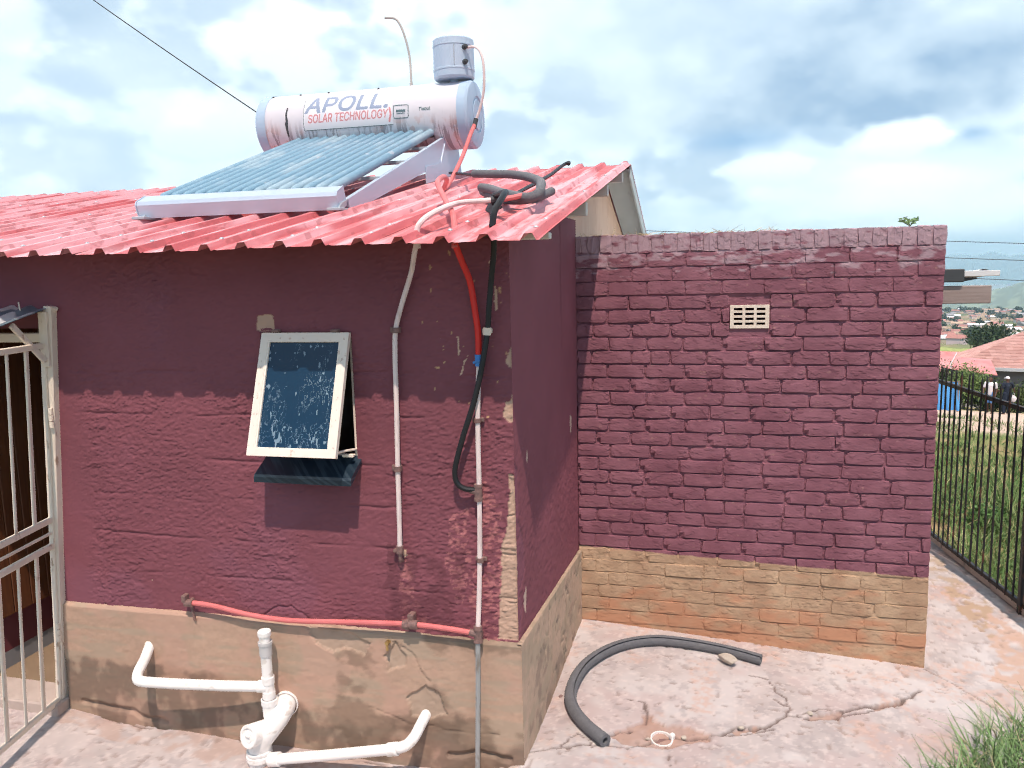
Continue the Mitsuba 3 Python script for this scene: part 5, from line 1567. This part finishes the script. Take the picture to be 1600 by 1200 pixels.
for side in range(4):
    for k in range(rows):
        t0, t1 = k / rows, (k + 1.12) / rows
        z0_, z1_ = EV + rise * t0 + .05, EV + rise * min(t1, 1.0) + .02
        ins0, ins1 = run * t0, run * min(t1, 1)
        A0, A1, Bq0, Bq1 = L0 - ov, L1 + ov, W0 - ov, W1 + ov
        if side == 0:
            q = [nhp(A0 + ins0, Bq0 + ins0, z0_), nhp(A1 - ins0, Bq0 + ins0, z0_), nhp(A1 - ins1, Bq0 + ins1, z1_), nhp(A0 + ins1, Bq0 + ins1, z1_)]
        elif side == 1:
            q = [nhp(A0 + ins0, Bq1 - ins0, z0_), nhp(A1 - ins0, Bq1 - ins0, z0_), nhp(A1 - ins1, Bq1 - ins1, z1_), nhp(A0 + ins1, Bq1 - ins1, z1_)]
        elif side == 2:
            q = [nhp(A0 + ins0, Bq0 + ins0, z0_), nhp(A0 + ins0, Bq1 - ins0, z0_), nhp(A0 + ins1, Bq1 - ins1 + .001, z1_), nhp(A0 + ins1, Bq0 + ins1, z1_)]
        else:
            q = [nhp(A1 - ins0, Bq0 + ins0, z0_), nhp(A1 - ins0, Bq1 - ins0, z0_), nhp(A1 - ins1, Bq1 - ins1 + .001, z1_), nhp(A1 - ins1, Bq0 + ins1, z1_)]
        tiles.append(slab(q, .07))
put('tiled_roof', cat(*tiles), 'roof_tile', nh, kind='stuff')
put('fascia', cat(bar(nhp(L0 - ov, W0 - ov, EV - .02), nhp(L1 + ov, W0 - ov, EV - .02), .04, .20), bar(nhp(L0 - ov, W0 - ov, EV - .02), nhp(L0 - ov, W1 + ov, EV - .02), .04, .20)), 'pale_fascia', nh)
put('door', slab([nhp(3.2, W0 - .03, 2.0), nhp(4.1, W0 - .03, 2.0), nhp(4.1, W0 + .03, 2.0), nhp(3.2, W0 + .03, 2.0)], 2.0), 'door_wood', nh)

shed = thing('shed', 'low pink roofed shed with a torn roof edge left of the tiled house', 'shed')
o2 = polar(14.75, 53)


def shp(a, b, z):
    return o2 + E_ * a + N_ * b + np.array([0, 0, z])


put('wall', slab([shp(-1.6, 0, 1.95), shp(1.4, 0, 1.95), shp(1.4, 2.4, 1.95), shp(-1.6, 2.4, 1.95)], 2.6), 'pale_plaster', shed)
put('roof', slab([shp(-1.9, -.4, 2.00), shp(-.3, -.4, 2.05), shp(-.4, 2.6, 2.55), shp(-1.9, 2.6, 2.5)], .05), 'red_sheet', shed)
put('roof', slab([shp(-.2, -.5, 2.22), shp(2.1, -.3, 1.95), shp(1.7, 2.5, 2.50), shp(-.1, 2.6, 2.6)], .05), 'red_sheet', shed)
put('torn_edge', slab([shp(-.7, -.45, 2.16), shp(.9, -.52, 1.98), shp(.6, -.2, 2.06), shp(-.5, -.2, 2.2)], .06), 'steel_dark', shed)
put('window', slab([shp(.05, -.03, 1.75), shp(.65, -.03, 1.75), shp(.65, .03, 1.75), shp(.05, .03, 1.75)], .75), 'sash_paint', shed)

rhs = thing('red_roof_house', 'small house with a steep red roof behind the shed', 'house')
o3 = polar(13.7, 68, -1.15)


def rhp(a, b, z):
    return o3 + E_ * a + N_ * b + np.array([0, 0, z])


put('wall', slab([rhp(-3.5, 0, 3.0), rhp(1.5, 0, 3.0), rhp(1.5, 4, 3.0), rhp(-3.5, 4, 3.0)], 4), 'pale_plaster', rhs)
gab = trimesh.convex.convex_hull(np.array([rhp(1.5, 0, 3.0), rhp(1.5, 4, 3.0), rhp(1.5, 2, 4.2), rhp(1.4, 0, 3.0), rhp(1.4, 4, 3.0), rhp(1.4, 2, 4.2)]))
put('gable', gab, 'nh_wall', rhs)
put('roof', slab([rhp(-3.8, -.4, 2.85), rhp(1.8, -.4, 2.85), rhp(1.8, 2.02, 4.3), rhp(-3.8, 2.02, 4.3)], .06), 'red_sheet', rhs)
put('roof', slab([rhp(-3.8, 4.4, 2.85), rhp(1.8, 4.4, 2.85), rhp(1.8, 2.0, 4.3), rhp(-3.8, 2.0, 4.3)], .06), 'red_sheet', rhs)

# ------------------------------------------------------------------ the far town
r = np.random.default_rng(61)
KINDS = {'red': ((.36, .17, .15), 'tiny far house with a red roof in the town across the valley', 'far red roofed houses'),
         'white': ((.74, .74, .76), 'tiny far building with a white roof in the town across the valley', 'far white roofed buildings'),
         'grey': ((.25, .24, .25), 'tiny far house with a grey roof in the town across the valley', 'far grey roofed houses'),
         'tan': ((.42, .30, .22), 'tiny far house with a brown roof in the town across the valley', 'far brown roofed houses')}
for k in range(230):
    R = 410 + 1090 * r.uniform() ** .75
    az = r.uniform(11.5, 21.5) if r.random() < .8 else r.uniform(5, 30)
    kd = r.choice(['red', 'white', 'grey', 'tan'], p=[.42, .16, .20, .22])
    p = polar(az, R)
    L, W, H = r.uniform(6, 11), r.uniform(5, 8), r.uniform(2.4, 3.2)
    if kd == 'white' and r.random() < .4:
        L *= 2.2
    a = r.uniform(-.5, .5)
    ex, ey = np.array([math.cos(a), math.sin(a), 0]), np.array([-math.sin(a), math.cos(a), 0])
    w0 = np.array([p + ex * sx * L / 2 + ey * sy * W / 2 + np.array([0, 0, z]) for sx in (-1, 1) for sy in (-1, 1) for z in (-1.5, H)])
    rf = np.array([p + ex * sx * (L / 2 + .4) + ey * sy * (W / 2 + .5) + np.array([0, 0, H]) for sx in (-1, 1) for sy in (-1, 1)] + [p + ex * sx * (L / 2 + .4) + np.array([0, 0, H + W * .24]) for sx in (-1, 1)])
    mw, mr = trimesh.convex.convex_hull(w0), trimesh.convex.convex_hull(rf)
    wc = np.array([.52, .45, .40]) * r.uniform(.6, 1.25) * np.array([1, r.uniform(.9, 1.05), r.uniform(.85, 1.1)])
    m = cat(mw, mr)
    c = np.vstack([np.tile(wc, (len(mw.vertices), 1)), np.tile(np.array(KINDS[kd][0]) * r.uniform(.7, 1.25), (len(mr.vertices), 1))])
    # faceted: one colour per vertex still
    single('far_house', m, 'far_paint', KINDS[kd][1], 'house', KINDS[kd][2], color=np.clip(c, .02, .85))
for k in range(90):
    R = 420 + 1120 * r.uniform() ** .7 if k < 60 else r.uniform(1380, 1520)
    az = r.uniform(11.5, 21.5)
    p = polar(az, R)
    s = r.uniform(3, 6.5)
    m, c = leaf_cloud(p + np.array([0, 0, s * .75]), (s, s, s * .8), 90, s * .33, (.035, .055, .028), 700 + k, 5)
    tk = cyl(p - (0, 0, 1), p + (0, 0, s * .7), .3, 5)
    single('far_tree', cat(m, tk), 'far_paint', 'tiny dark tree among the houses of the far town', 'tree', 'trees of the far town', color=np.vstack([c, np.tile([.08, .06, .04], (len(tk.vertices), 1))]))

# ------------------------------------------------------------------ overhead wires
bs('wire_dark', (.05, .05, .055), .6, .3)


def sag(a, b, drop, n=24):
    t = np.linspace(0, 1, n)[:, None]
    return np.array(a) * (1 - t) + np.array(b) * t - np.array([0, 0, 1]) * drop * 4 * t * (1 - t)


single('house_cable', sweep(sag((-16.5, 11.5, 11.6), (-5.3, 7.6, 4.35), .12), ring(.009, 6)), 'wire_dark', 'dark service cable slanting down the sky to behind the water tank', 'cable')
for (za, zb), lab in (((3.15, 2.95), 'highest of the three thin power lines right of the brick wall'), ((2.36, 2.16), 'middle of the three thin power lines right of the brick wall'), ((1.50, 1.13), 'lowest of the three thin power lines, just above the plank end')):
    single('power_line', sweep(sag((-10, 40, za + 1.4), (40, 40, zb - 1.6), .15), ring(.016, 5)), 'wire_dark', lab, 'power line', 'power lines')

# ------------------------------------------------------------------ the air over the valley
scene['air'] = {'type': 'homogeneous', 'albedo': {'type': 'rgb', 'value': [0.60, 0.85, 1.0]}, 'sigma_t': 1.6e-4}
scene['haze'] = {'type': 'cube', 'to_world': T().translate([0, 0, -60.0]) @ T().scale([16800, 16800, 290.0]), 'bsdf': {'type': 'null'}, 'interior': {'type': 'ref', 'id': 'air'}}
labels['haze'] = {'label': 'pale blue haze in the air over the valley', 'kind': 'stuff'}
scene['camera']['medium'] = {'type': 'ref', 'id': 'air'}
